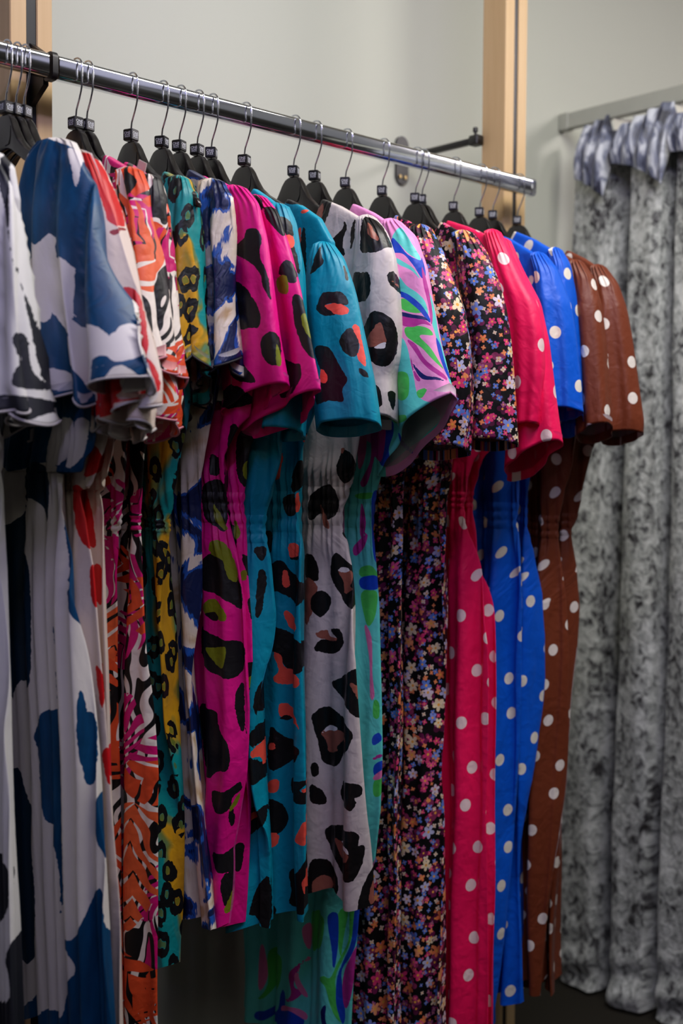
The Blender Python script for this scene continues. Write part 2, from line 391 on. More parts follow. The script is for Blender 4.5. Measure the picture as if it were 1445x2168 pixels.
# ------------------------------------------------------------------ hangers
BT = ZR - .080        # top of a hanger's body
HU = [0, .010, .017, .0235, .031, .042, .058, .080, .11, .14, .155, .168, .172]
HT = [0, -.0008, -.004, -.012, -.025, -.040, -.053, -.065, -.079, -.094, -.101, -.109, -.115]
HB = [-.047, -.048, -.050, -.053, -.057, -.063, -.072, -.083, -.096, -.109, -.115, -.121, -.122]
HW = [.0052, .0052, .0053, .0058, .0066, .0070, .0074, .0074, .0068, .0060, .005, .004, .002]
def hang_top(u): return BT + np.interp(abs(u), HU, HT)
_hm = {}
def hanger_meshes():
    b = MB(); rings = []
    us = sorted(set([-x for x in np.linspace(0, .172, 45)] + list(np.linspace(0, .172, 45))))
    for u in us:
        tz, bz, w = (np.interp(abs(u), HU, q) for q in (HT, HB, HW)); r = min(.0035, w*.6, (tz-bz)*.4); ring = []
        for cx, cz, a0 in ((w-r, tz-r, 0), (-w+r, tz-r, 90), (-w+r, bz+r, 180), (w-r, bz+r, 270)):
            for i in range(4):
                a_ = radians(a0+30*i); ring.append((cx+r*cos(a_), -u, cz+r*sin(a_)))
        rings.append(ring)
    b.loft(rings)
    o = b.build('body', m_plastic, None, 45); _hm['body'] = o.data; bpy.data.objects.remove(o)
    # raised rib around the shoulder plate
    b = MB(); b.tube([(-.0056, -.024, -.020), (-.0058, -.023, -.034), (-.0058, -.018, -.043), (-.0058, -.008, -.044)], .0011, 6)
    o = b.build('rib', m_plastic, None, 40); _hm['rib'] = o.data; bpy.data.objects.remove(o)
    # hook: stem, swing forward, over the rail
    top = ZR + .0165 - BT
    pts = [(0, 0, -.004), (0, 0, .016), (0, -.002, .028), (0, -.010, .042), (0, -.0165, .056), (0, -.0178, top-.018)]
    cy, cz, r = -.001, top-.012, .0168
    for a_ in np.linspace(0, 190, 14):
        pts.append((0, cy-r*cos(radians(a_)), cz+.0005+r*sin(radians(a_))*.92))
    pts.append((0, .0155, cz-.012))
    # smooth
    P = np.array(pts); tt = np.arange(len(P)); ti = np.linspace(0, len(P)-1, 60)
    Q = np.stack([np.interp(ti, tt, P[:, i]) for i in range(3)], 1)
    b = MB(); b.tube(Q, .00135, 8); o = b.build('hook', m_wire, None, 60); _hm['hook'] = o.data; bpy.data.objects.remove(o)
    b = MB(); b.box(-.0085, .0085, -.0085, .0085, .001, .0175, .0012); o = b.build('size_cube', m_cube, None, 30); _hm['cube'] = o.data; bpy.data.objects.remove(o)
    # lettering
    cu = bpy.data.curves.new('lettering', 'FONT'); cu.body = 'ONE\nSIZE'; cu.size = .0056; cu.align_x = 'CENTER'; cu.space_line = .78
    cu.extrude = .00008
    co = bpy.data.objects.new('lettering', cu); C.objects.link(co); bpy.context.view_layer.update()
    dg = bpy.context.evaluated_depsgraph_get()
    me = bpy.data.meshes.new_from_object(co.evaluated_get(dg)); bpy.data.objects.remove(co)
    v = np.array([p.co[:] for p in me.vertices]); c = (v.max(0)+v.min(0))/2
    for p in me.vertices: p.co = p.co - Vector(c)
    me.materials.clear(); me.materials.append(m_print); me.name = 'lettering'; _hm['text'] = me
hanger_meshes()
def hanger(hx, label, tw):
    X = hookX(hx)
    t = empty('clothes_hanger', label, 'hanger', (X, 0, BT), 'black plastic dress hangers')
    link_obj('body', _hm['body'], None, t)
    link_obj('rib', _hm['rib'], None, t)
    h = link_obj('hook', _hm['hook'], None, t); h['label'] = 'silver wire hook'
    c = link_obj('size_cube', _hm['cube'], None, t); c.rotation_euler = (0, 0, radians(tw))
    for i in range(4):
        l = link_obj('lettering', _hm['text'], None, c); a_ = -90*i
        l.rotation_euler = (radians(90), 0, radians(a_))
        d = Matrix.Rotation(radians(a_), 3, 'Z') @ Vector((0, -.00855, 0)); l.location = (d.x, d.y, .00925)
        if i == 0: l['label'] = 'white words ONE SIZE'
    return t

# ------------------------------------------------------------------ pattern fields
def fabric(X, u, w, z):
    """flat coordinates on the cloth of a dress hanging in the plane x = X"""
    p = np.stack([np.full_like(u, X), -(u+1.0*w), z], -1) - CAM
    d = p @ _v
    return np.stack([W/2+FPX*(p @ _R)/d, H/2-FPX*(p @ _U)/d], -1)
def smooth_poly(p, sub=4):
    p = np.array(p, float); n = len(p); out = []
    for i in range(n):
        p0, p1, p2, p3 = p[i-1], p[i], p[(i+1) % n], p[(i+2) % n]
        for j in range(sub):
            t = j/sub
            out.append(.5*((2*p1)+(-p0+p2)*t+(2*p0-5*p1+4*p2-p3)*t*t+(-p0+3*p1-3*p2+p3)*t**3))
    return np.array(out)
def sdf(P, poly, cap=16.0):
    lo, hi = poly.min(0)-cap, poly.max(0)+cap
    sel = np.where((P[:, 0] > lo[0]) & (P[:, 0] < hi[0]) & (P[:, 1] > lo[1]) & (P[:, 1] < hi[1]))[0]
    out = np.full(len(P), cap)
    if len(sel) == 0: return out
    q = P[sel]; a = poly; bb = np.roll(poly, -1, 0)
    best = np.full(len(q), 1e9); ins = np.zeros(len(q), bool)
    for i in range(len(a)):
        e = bb[i]-a[i]; w = q-a[i]; L = e @ e + 1e-9
        t = np.clip((w @ e)/L, 0, 1); d = w - t[:, None]*e
        best = np.minimum(best, (d*d).sum(1))
        c = ((a[i][1] <= q[:, 1]) != (bb[i][1] <= q[:, 1]))
        with np.errstate(divide='ignore', invalid='ignore'):
            xi = a[i][0] + (q[:, 1]-a[i][1])*e[0]/(e[1] if abs(e[1]) > 1e-9 else 1e-9)
        ins ^= c & (q[:, 0] < xi)
    d = np.sqrt(best); d[ins] *= -1
    out[sel] = np.clip(d, -cap, cap)
    return out
K4 = (0, 280, 2.89); K5 = (400, 340, 2.89); K7 = (0, 900, 3.211); K8 = (0, 1500, 3.211); Q1 = (400, 900, 3.211); Q2 = (400, 1500, 3.211)
def PO(kf, col, *polys):
    return [(col, smooth_poly([(kf[0]+x/kf[2], kf[1]+y/kf[2]) for x, y in zip(p[0::2], p[1::2])])) for p in polys]
PINK = PO(K5, 0, (370,440,430,440,450,500,440,600,480,680,500,800,505,860,460,780,440,700,380,640,300,590,300,540,350,500),
 (290,770,340,780,400,850,445,950,440,1030,390,1040,330,1050,290,1000), (450,1120,480,1070,530,1060,560,1110,560,1240,500,1260,460,1200),
 (270,1230,320,1190,360,1270,400,1320,420,1370,300,1350,265,1290), (180,1480,240,1390,320,1390,380,1440,460,1440,400,1480,250,1520)) + \
 PO(K5, 1, (540,1130,565,1200,565,1255,545,1255), (310,1220,330,1230,325,1270,312,1260)) + \
 PO(Q1, 0, (105,920,150,870,220,890,300,990,350,1140,345,1260,280,1210,190,1140,100,1090), (90,1370,160,1400,240,1450,360,1500,360,1670,290,1720,200,1680,140,1640,90,1550),
  (310,1860,360,1770,365,2080,330,2040), (80,1900,160,1920,215,2030,210,2110,80,2110), (110,400,240,400,250,700,190,690,110,600), (150,200,200,230,210,330,150,330), (290,0,360,80,380,300,300,330,250,430,240,380)) + \
 PO(Q1, 1, (155,790,230,790,285,880,320,1000,310,1070,260,1030,230,920,160,870), (120,1200,180,1170,250,1260,250,1320,200,1310,120,1260), (130,1500,200,1500,260,1500,250,1600,230,1640,180,1590), (280,130,330,110,330,200,380,260,340,290,290,210), (175,540,260,700,240,710,180,640)) + \
 PO(Q1, 2, (125,1270,180,1260,210,1300,190,1320)) + \
 PO(Q2, 0, (80,0,200,0,210,100,270,220,285,310,270,400,210,400,150,440,110,350), (310,0,360,100,380,200,360,100), (175,530,250,540,340,510,345,570,300,600,280,670,200,680,175,620), (275,700,300,670,310,750,290,800),
  (180,940,250,960,360,930,365,1000,310,1100,220,1080,190,1020), (230,1130,320,1110,320,1200,260,1330)) + PO(Q2, 1, (255,1320,325,1200,325,1340,265,1375), (280,670,340,580,330,640,290,690))
PINK2 = PO(K5, 0, (470,300,540,300,580,400,580,470,520,420,470,350), (555,690,590,620,640,640,665,740,620,760,570,720), (640,840,680,830,720,900,760,1000,790,1190,750,1210,700,1150,660,1040,640,920),
  (570,1220,650,1250,690,1260,690,1340,640,1430,560,1450,560,1330), (380,210,430,230,460,290,440,320,390,260)) + \
 PO(K5, 1, (540,740,600,720,615,820,560,820), (445,460,480,460,480,490,445,490)) + PO(K5, 3, (690,960,720,945,760,1060,768,1115,720,1060)) + \
 PO(Q1, 0, (370,870,440,930,460,1040,410,1030,380,950), (410,1180,470,1170,475,1320,430,1320), (350,1630,480,1610,480,1770,350,1770), (430,1800,490,1800,440,2030), (250,680,330,690,330,830,280,900,260,800), (330,1100,350,1100,350,1280,330,1260), (340,60,440,80,440,330,380,420,330,300)) + \
 PO(Q1, 1, (360,990,395,980,395,1040,360,1040), (355,1360,390,1360,385,1450,355,1490), (370,1710,440,1700,430,1770,370,1770), (320,640,350,700,350,760,320,760), (390,240,440,300,400,370,370,330)) + \
 PO(Q2, 0, (350,300,380,120,440,60,430,150,400,320,380,470,345,450), (310,930,365,940,350,1100,310,1090)) + PO(Q2, 1, (385,270,410,150,418,250,395,330))
TEAL2 = PO(K5, 0, (790,920,820,840,880,820,940,820,975,870,960,895,880,890,840,910,890,930,900,960,840,970,800,950), (755,700,780,600,810,540,815,600,830,640,800,680,750,720),
  (925,1120,960,1050,1000,1035,1035,1090,1035,1180,1000,1210,950,1180), (780,1170,850,1155,890,1200,940,1290,975,1350,940,1420,950,1480,860,1480,790,1500,780,1400,820,1330),
  (590,250,660,220,690,265,620,275), (690,450,715,460,715,880,660,830,680,600), (1040,1280,1080,1290,1100,1330,1060,1320), (945,640,975,720,960,740)) + \
 PO(K5, 1, (835,910,880,895,920,895,975,910,970,950,910,960,870,940), (1000,1030,1040,1020,1085,1240,1060,1250,1030,1200,1045,1130), (815,1290,850,1320,850,1370,815,1370), (680,320,720,300,730,315,700,332), (670,430,690,430,680,520,655,600)) + \
 PO(Q1, 0, (490,370,540,310,600,200,610,330,560,400,510,460), (690,420,720,270,770,240,790,350,750,430,710,460), (640,500,700,470,720,490,720,600,680,620,645,580), (500,740,560,720,565,840,530,870), (750,60,830,60,900,100,860,140,790,120)) + \
 PO(Q1, 1, (580,350,620,210,640,200,620,350,650,350,590,375), (720,480,745,470,745,580,720,590), (675,815,730,810,740,890,685,900), (755,60,850,90,850,140,790,130)) + \
 PO(Q1, 0, (685,905,740,890,740,920,700,920), (550,960,620,920,660,960,690,1000,760,1070,785,1120,770,1200,720,1230,690,1190,600,1130,550,1140), (525,1440,560,1360,650,1400,760,1480,795,1580,780,1660,700,1690,650,1650,600,1560,540,1500)) + \
 PO(Q1, 1, (635,1000,660,990,680,1060,680,1100,640,1100), (645,1270,680,1280,720,1340,725,1390,690,1400,650,1320), (575,1540,620,1560,650,1650,740,1700,740,1770,650,1770,575,1720,610,1660), (610,1900,660,1900,720,1970,750,2060,700,2010,620,1980)) + \
 PO(Q1, 2, (615,1990,660,1980,695,2010,670,2020)) + \
 PO(Q2, 0, (555,130,600,140,650,200,745,260,740,310,700,370,550,390), (690,550,700,490,770,485,820,500,760,540,770,560,840,560,835,640,740,640,700,600), (540,600,620,640,670,740,650,820,540,830), (795,780,840,760,840,900,800,920),
  (675,1140,740,1100,800,1020,830,1000,825,1360,760,1400,680,1350,690,1250), (525,1270,590,1320,590,1380,525,1400)) + \
 PO(Q2, 1, (555,220,590,220,590,260,555,260), (545,480,600,470,615,510,600,555,545,540), (765,545,820,540,840,500,850,560,770,565), (540,820,605,840,605,910,540,910), (725,870,760,790,800,780,795,920,740,910)) + PO(Q2, 3, (765,1200,800,1130,825,1150,820,1270,800,1300))
TEAL1 = PO(K5, 0, (560,370,620,380,640,470,590,480), (610,540,650,540,680,700,640,650)) + PO(K5, 1, (600,475,640,475,640,540,605,540)) + \
 PO(Q1, 0, (440,840,500,830,520,860,490,930), (470,1000,520,1020,510,1150,490,1280,460,1280), (460,1800,520,1720,600,1720,580,1860,560,1970,460,1950)) + PO(Q1, 1, (540,1810,570,1830,565,1860)) + \
 PO(Q2, 0, (440,120,570,150,565,240,440,240), (410,400,430,300,490,390,560,310,550,480,480,500,415,480), (400,710,440,690,510,690,520,760,480,830,400,860), (440,1270,530,1190,530,1560,440,1430,410,1390), (380,1520,450,1540,420,1560)) + \
 PO(Q2, 3, (430,270,480,250,560,235,545,300,510,400,490,400,490,360,440,310), (385,720,470,740,430,770,385,775))
WHITEL = PO(K5, 0, (1060,390,1110,360,1180,400,1240,520,1210,540,1160,580,1090,590,1050,560), (1010,720,1060,710,1105,720,1110,820,1080,880,1010,870), (1210,720,1250,685,1300,750,1300,810,1230,770),
  (1050,1120,1110,960,1160,945,1240,980,1275,1080,1260,1200,1200,1270,1110,1240), (800,240,870,235,860,320,830,400,810,400), (880,500,940,430,950,380,965,420,940,520,960,600,900,560), (990,440,1020,370,1010,500,990,560), (1100,1390,1160,1400,1180,1500,1110,1520), (1210,1430,1260,1420,1250,1530)) + \
 PO(K5, 1, (1090,400,1120,420,1130,450,1160,490,1150,510,1100,480), (1080,1130,1120,1060,1150,1020,1180,1020,1200,1090,1205,1120,1160,1150,1100,1160), (780,340,820,270,820,330,800,390), (1240,750,1280,755,1280,775)) + \
 PO(Q1, 0, (1005,280,1050,170,1110,200,1140,290,1110,360,1060,400,1020,350), (800,870,860,880,890,1030,830,1040,800,1000), (965,960,1000,860,1100,950,1150,1010,1160,1130,1120,1230,1070,1220,1030,1140,980,1060),
  (855,1490,900,1440,960,1440,1010,1440,960,1380,1020,1380,1050,1440,1040,1510,980,1540,890,1520), (1145,1480,1160,1310,1185,1390,1180,1500), (975,1730,1040,1700,1110,1640,1205,1640,1225,1760,1220,1900,1170,1970,1100,1920,1030,1820,990,1770),
  (830,480,960,400,1020,520,1000,600,940,640,900,600,830,640), (1100,700,1140,800,1090,790,1040,720)) + \
 PO(Q1, 1, (800,1040,850,1040,880,1110,830,1300,800,1300), (1015,980,1080,980,1115,1010,1100,1090,1110,1110,1060,1140,1050,1050), (870,1390,950,1380,960,1420,1010,1440,980,1455,900,1430), (1095,1730,1130,1740,1190,1800,1160,1850,1140,1820), (900,540,930,600,960,690,920,680), (1040,160,1060,160,1040,200)) + \
 PO(Q1, 2, (850,1140,900,1110,970,1160,960,1230,900,1290,840,1220)) + \
 PO(Q2, 0, (850,0,960,-30,1060,60,1115,150,1060,270,1010,370,920,340,890,220,860,100), (1110,0,1150,-30,1230,-10,1180,30), (1035,540,1060,460,1110,460,1175,500,1175,560,1120,565,1140,600,1100,645,1045,600), (840,460,920,540,935,620,840,580),
  (930,800,990,770,1110,780,1160,830,1150,890,1190,900,1190,980,1140,1090,1070,1110,1020,1050,950,890), (825,1010,880,970,960,1020,1010,1120,1010,1220,940,1310,825,1310), (1150,1280,1180,1180,1240,1080,1300,1040,1300,1360,1160,1390), (1215,270,1250,160,1245,360), (840,330,880,330,890,400,850,420)) + \
 PO(Q2, 1, (905,140,960,110,1050,150,1060,190,1010,240,1010,270,950,275,940,210), (990,850,1060,900,1090,940,1060,980,1035,970), (845,1130,890,1090,960,1120,980,1190,900,1240,870,1250), (1225,1240,1250,1160,1275,1200,1265,1300,1230,1310)) + \
 PO(Q2, 3, (905,140,960,95,1020,125,960,130), (1040,875,1080,890,1095,935,1075,925)) + PO(Q1, 3, (1015,980,1050,958,1095,985,1050,1000), (1150,1745,1190,1760,1195,1800)) + PO(K5, 3, (1130,1165,1170,1135,1205,1130,1190,1165))
# blue and cream feather print: the sleeve is blue with cream cut-outs, the skirt cream with blue
FEATHER = PO(K4, 0, (235,30,330,70,460,110,520,170,560,240,640,450,700,650,840,1180,900,1400,880,1500,760,1440,640,1700,500,1760,300,1700,230,1560,100,900,90,700,160,400)) + \
 PO(K4, 1, (270,720,300,740,370,650,390,740,385,1170,300,1180,280,1230,300,1290,260,1400,200,1300,190,1070,225,900), (400,800,490,850,500,900,490,1230,440,1200,390,1100,385,950),
  (490,1230,515,1120,525,1205,650,1215,730,1290,730,1380,650,1420,640,1640,540,1500,490,1400), (745,1240,790,1180,850,1190,890,1350,740,1420), (440,120,510,140,510,200,497,370,470,250), (360,1480,480,1480,520,1560,380,1600)) + \
 PO(K7, 0, (60,-200,420,-200,700,-200,690,60,660,230,560,330,440,330,350,250,60,290)) + PO(K7, 1, (345,240,380,60,420,-30,530,-30,520,150,440,270), (490,280,545,-20,620,-20,600,150,560,240)) + \
 PO(K7, 2, (20,650,100,670,200,560,210,290,345,290,355,660,320,540,230,490,205,600,210,800,250,1000,260,1700,200,1700,150,1780,130,2000,110,1500,60,1000,20,800)) + \
 PO(K7, 0, (460,500,530,500,600,1000,660,1390,550,1330,490,1170,500,1060,470,1060,500,970), (380,1390,400,1420,440,1900,440,2120,290,2120,330,1930,415,1890), (570,1780,600,1900,600,2000,560,1970)) + \
 PO(K8, 0, (300,150,330,0,440,0,445,230,470,400,460,740,400,760,340,620,310,250), (400,760,470,740,490,1120,490,1300,450,1340,440,1050), (560,50,590,0,650,80,660,440,620,500,590,370,570,250), (665,610,760,560,765,1060,700,960,665,830),
  (490,1480,560,1480,690,1190,740,1500,850,1620,880,2200,500,2200,500,1800,560,1700), (195,1980,300,1880,310,1980,410,1960,500,2090,500,2200,195,2200)) + \
 PO(K8, 2, (135,390,195,390,215,500,250,680,295,1100,295,1560,240,1660,195,1560,170,1100))
BLACKW = PO(K4, 0, (120,1270,160,1240,190,1450,240,1560,130,1560,150,1400), (20,100,55,150,100,750,220,1300,290,1580,235,1560,160,1100,60,500,20,300), (0,1640,280,1640,200,1760,60,1790,0,1900)) + \
 PO(K8, 0, (-60,990,50,1080,50,1380,-60,1440), (50,1660,190,1540,230,2200,-60,2200,-60,2050,75,1950), (110,0,150,0,185,390,140,390)) + PO(K7, 0, (0,-20,60,-20,60,120,0,220))
REDP = PO(K4, 0, (490,150,560,140,620,200,700,380,750,560,680,560,640,440,560,250), (755,960,840,990,900,1300,870,1360,800,1100), (650,1440,880,1360,960,1580,690,1680,640,1560), (300,40,360,50,360,80,330,85), (560,1700,700,1640,760,1700,690,1760)) + \
 PO(K4, 1, (690,610,745,580,760,590,700,640)) + PO(K7, 0, (580,340,640,150,680,180,690,270,650,330), (500,450,580,440,630,820,560,760), (620,960,670,1000,665,1230,625,1180), (650,1640,690,1700,700,1900,680,1900)) + PO(K8, 0, (690,300,740,300,750,520,720,500))
KS = (480, 380, 3.0104)
SWIRL = PO(KS, 0, (1050,400,1100,320,1130,350,1180,430,1230,500,1220,525,1150,490,1090,430), (1075,530,1130,555,1190,590,1230,650,1170,600,1090,570), (1075,630,1140,700,1210,740,1260,790,1280,870,1220,800,1140,750,1085,740),
  (1270,720,1300,740,1330,850,1350,980,1400,1150,1450,1290,1420,1290,1380,1150,1330,1000,1300,900), (1050,1050,1130,1050,1180,1250,1220,1400,1340,1450,1350,1560,1150,1720,990,1830,930,1700,1030,1400)) + \
 PO(KS, 2, (1050,400,1090,430,1150,500,1230,525,1240,500,1268,600,1240,640,1180,560,1120,500,1055,490), (1090,740,1150,755,1230,810,1290,890,1285,920,1220,850,1140,790,1095,770), (1330,1010,1360,1050,1390,1160,1430,1270,1400,1240,1350,1120),
  (960,1560,1050,1540,1060,1620,1030,1720,1040,1810,980,1820,960,1700), (1090,1610,1120,1660,1190,1730,1180,1745,1110,1690)) + \
 PO(KS, 1, (1105,790,1150,790,1210,830,1240,860,1180,870,1110,850), (1130,970,1200,950,1280,960,1310,1000,1220,1010,1290,1080,1340,1150,1380,1210,1310,1160,1240,1090,1180,1050,1140,1020), (1205,1360,1270,1340,1240,1400,1215,1400), (1080,1250,1150,1260,1150,1390,1100,1420,1070,1350), (1050,1520,1130,1510,1140,1540,1080,1560)) + \
 PO(KS, 3, (1100,890,1180,905,1250,905,1300,940,1240,935,1180,960,1110,950), (1140,1040,1200,1070,1250,1150,1310,1200,1390,1250,1400,1280,1300,1230,1240,1180,1190,1110), (1160,1120,1190,1230,1230,1290,1200,1290,1170,1200), (1240,560,1280,680,1310,850,1300,930,1280,800,1250,680), (930,1550,1000,1540,1010,1650,980,1800,920,1700)) + \
 PO(KS, 4, (1100,870,1180,880,1250,887,1290,915,1250,907,1170,903,1105,893), (1165,1165,1200,1210,1260,1260,1340,1268,1390,1290,1330,1284,1240,1284,1190,1222)) + \
 PO((0, 0, 1), 0, (735,985,815,985,815,1400,815,1760,765,1890,775,2100,770,2320,470,2320,470,2100,480,1890,700,1800,730,1400)) + \
 PO(Q1, 1, (1165,970,1240,960,1280,1040,1165,1030), (1170,1140,1275,1140,1265,1300,1220,1370,1190,1300), (1130,470,1250,460,1230,500,1150,500), (1255,1880,1290,1900,1290,2000,1250,1990)) + PO(Q1, 2, (1165,1040,1275,1030,1280,1120,1170,1110), (1240,500,1290,480,1290,900,1250,880)) + \
 PO(Q1, 5, (1190,1360,1240,1450,1245,1700,1260,1850,1230,1850,1225,1600), (1150,0,1200,0,1200,200,1150,300)) + PO(Q1, 3, (1115,830,1180,760,1215,740,1190,830,1130,890), (1170,530,1200,640,1190,740,1160,740), (1240,100,1260,200,1210,400,1160,400,1230,250)) + \
 PO(Q2, 2, (1245,200,1290,180,1310,230,1250,260), (1255,400,1315,375,1315,430,1260,470), (945,1380,1010,1380,1015,1560,1000,1700,980,1750,970,1600), (1125,1380,1165,1380,1145,1560,1110,1680,1040,1780,1040,1900,1060,2100,1040,2160,1000,2000,1005,1830,1040,1740,1100,1600), (620,2000,700,2010,780,2100,760,2160,620,2160), (460,2030,600,2020,630,1900,660,1860,640,2060,480,2090)) + \
 PO(Q2, 3, (1250,340,1310,325,1315,345,1255,360), (1140,1640,1130,1780,1100,1980,1060,2060,1040,1920,1060,1780), (685,1760,740,1710,800,1700,740,1760,720,1850,780,1920,640,1950,700,1900)) + \
 PO(Q2, 5, (1255,470,1315,440,1315,490,1255,500), (770,1480,830,1470,825,1640,790,1600), (720,1780,800,1690,830,1720,770,1720,750,1800,810,1960,770,1930), (640,1980,720,1990,800,2080,790,2120,700,2010,640,2020), (490,1600,520,1600,540,1800,480,1880)) + \
 PO(Q2, 1, (1255,510,1315,495,1310,600,1255,610), (835,1390,920,1380,910,1540,870,1620,840,1620), (1015,1380,1080,1380,1050,1560,1030,1690,1015,1600), (1090,1380,1122,1380,1110,1550,1050,1700,1000,1800,1000,1900,1050,2060,1050,2160,1000,2100,960,1980,930,1850,890,1790,920,1770,960,1800,1000,1740,1080,1590), (540,1640,630,1650,630,1800,580,1900,470,1950,540,1850)) + \
 PO(Q2, 4, (900,2010,935,1965,930,2060,950,2160,920,2160))


# ------------------------------------------------------------------ garments
def grid_mesh(name, V, UV, m, parent, closed=True, attrs=None, seam=True):
    """V: rows x cols x 3, columns closed round the garment"""
    R_, N_ = V.shape[:2]
    idx = np.arange(R_*N_).reshape(R_, N_)
    jj = np.arange(N_) if closed else np.arange(N_-1)
    j2 = (jj+1) % N_
    a = idx[:-1][:, jj]; b_ = idx[:-1][:, j2]; c = idx[1:][:, j2]; d = idx[1:][:, jj]
    F = np.stack([a, d, c, b_], -1).reshape(-1, 4)
    me = bpy.data.meshes.new(name)
    me.vertices.add(R_*N_); me.vertices.foreach_set('co', V.reshape(-1).astype(np.float32))
    me.loops.add(F.size); me.loops.foreach_set('vertex_index', F.reshape(-1).astype(np.int32))
    me.polygons.add(len(F)); me.polygons.foreach_set('loop_start', (np.arange(len(F))*4).astype(np.int32))
    try: me.polygons.foreach_set('loop_total', np.full(len(F), 4, np.int32))
    except Exception: pass
    uvl = me.uv_layers.new(name='UVMap')
    # UV carries an extra column so the seam does not wrap
    UVx = UV
    ua = UVx[:-1][:, jj]; ub = UVx[:-1][:, jj+1]; uc = UVx[1:][:, jj+1]; ud = UVx[1:][:, jj]
    uvs = np.stack([ua, ud, uc, ub], 2).reshape(-1, 2)
    uvl.data.foreach_set('uv', uvs.reshape(-1).astype(np.float32))
    if attrs:
        for nm, val in attrs.items():
            at = me.attributes.new(nm, 'FLOAT', 'POINT'); at.data.foreach_set('value', val.reshape(-1).astype(np.float32))
    me.update(calc_edges=True); me.validate()
    me.shade_smooth()
    me.materials.append(m)
    o = bpy.data.objects.new(name, me); C.objects.link(o); o.parent = parent
    return o
def pattern_attrs(pat, X, u, w, z):
    if not pat: return None
    polys, ncol = pat
    P = fabric(X, u.reshape(-1), w.reshape(-1), z.reshape(-1))
    out = {}
    for c in range(ncol):
        f = np.full(len(P), 16.0)
        for cc, pl in polys:
            if cc == c: f = np.minimum(f, sdf(P, pl))
        out['b%d' % c] = f
    return out
def clear_uprights(V, X0):
    """cloth hanging beside a timber upright lies against it instead of passing through"""
    near = V[..., 1] > .040
    x = V[..., 0]
    if X0 < -.03: x = np.where(near, np.minimum(x, -.0425-X0), x)
    elif X0 < .2: x = np.where(near, np.maximum(x, .0295-X0), x)
    elif X0 < 1.1: x = np.where(near, np.minimum(x, 1.0455-X0), x)
    V[..., 0] = x
def dress(hx, label, cat, group, mat, body, waist, sleeve, gl, gr, nf=9, pat=None, left=None, N=168, seed=0,
          band=True, sl_fold=(3, .10), hem_skew=0, dz_wave=.006, ruffle=0, skirt_fold=1.0, bs=None, neck_dip=.09, flute=0, trim=None, flute_l=.045, hem_far=.020, sl_b=None, pleat=0, hem_end=0):
    """hx: hook position; body: outline of the room-side edge, neck to hem; waist: (top,bottom) heights in the same units;
       sleeve: rows (y, left, right); gl/gr: room towards the neighbours on each side (m)"""
    rg = np.random.default_rng(seed+100)
    N = 320 if pat else 220
    X0 = hookX(hx); bmax = min(max(.44*(gl+gr)/2, .0085), .026) if bs is None else bs
    sh = max(-.010, min(.010, (gr-gl)/5))
    tob = [onX(x, y, X0) for x, y in body]
    ou = np.array([-p[1] for p in tob]); oz = np.array([p[2] for p in tob])
    for i in range(1, len(oz)): oz[i] = min(oz[i], oz[i-1]-.002)
    ou[0] += .008
    # keep the shoulders lying on the hanger
    for i in range(len(ou)):
        if ou[i] < .19 and oz[i] > BT-.16: oz[i] = max(oz[i], hang_top(ou[i])+.005)
    for i in range(len(oz)-2, -1, -1): oz[i] = max(oz[i], oz[i+1]+.002)
    def uR(z): return np.interp(-z, -oz, ou)
    if left is None:
        sc = .92
        def uL(z): return -np.minimum(np.interp(-z, -oz, ou), .21)*sc
    else:
        lp = [onX(x, y, X0) for x, y in left]; lz = np.array([p[2] for p in lp]); lu = np.array([-p[1] for p in lp])
        def uL(z): return np.maximum(np.interp(-z, -lz, lu), -.28)
    yx = lambda y: float(onX(hx+90, y, X0)[2])
    zt, zh = oz[0], oz[-1]; zw1, zw0 = yx(waist[0]), yx(waist[1])
    rows = np.concatenate([np.linspace(zt, zt-.09, 40)[:-1], np.linspace(zt-.09, zw1, 56)[:-1], np.linspace(zw1, zw0, 24)[:-1], np.linspace(zw0, zh, 170 if pat else 130)])
    i1 = 39+55; i2 = i1+23
    Rn = len(rows)
    ph = np.linspace(0, 2*pi, N+1)[:-1]+2.0; cph, sph = np.cos(ph), np.sin(ph)
    Z = np.repeat(rows[:, None], N, 1)
    ct = np.clip(1-(zt-rows)/.16, 0, 1)[:, None]**.5
    cu = np.sign(cph)[None]*np.abs(cph)[None]**(.8-.25*ct); sw = np.sign(sph)[None]*np.abs(sph)[None]**(.75-.45*ct)
    r_, l_ = uR(rows), uL(rows)
    r_ = r_-np.clip((zt-.12-rows)/.25, 0, 1)*(max(sh, 0)+.50*bmax*min(skirt_fold, 1.2))
    # ease the sides: no dead straight silhouette
    wob = .004*np.sin(rows*9+seed)+.003*np.sin(rows*21+seed*2)
    env = np.clip((zt-.15-rows)/.2, 0, 1)
    l_ = l_-wob*env
    Uc = (r_+l_)/2; A = (r_-l_)/2
    Us = Uc[:, None]+A[:, None]*cu
    # thickness
    bz = np.interp(-rows, [-zt, -(zt-.03), -(zt-.16), -zw1, -zw0, -(zw0-.15), -zh], [.0150, .0165, max(bmax*.8, .013), bmax*.62, bmax*.62, bmax*.75, bmax*.9])
    Ws = bz[:, None]*sw*.62
    # folds: the flattened tube runs in waves
    am = (1+.0*rows)*np.interp(-rows, [-zt, -(zt-.05), -(zt-.2), -zw1, -zw0, -(zw0-.12), -zh], [0, .03, .42, .34, .34, .75, 1.0])*max(bmax, .011)*skirt_fold
    un = (Us-Uc[:, None])/.16
    p0, p1, p2 = rg.uniform(0, 6.28, 3)
    drift = .5*np.sin(rows*2.3+p2)[:, None]
    wave = np.sin(un*nf*pi*.5+p0+drift)+.42*np.sin(un*nf*pi*1.13+p1-drift*1.4)
    wave = np.sign(wave)*np.abs(wave)**.8
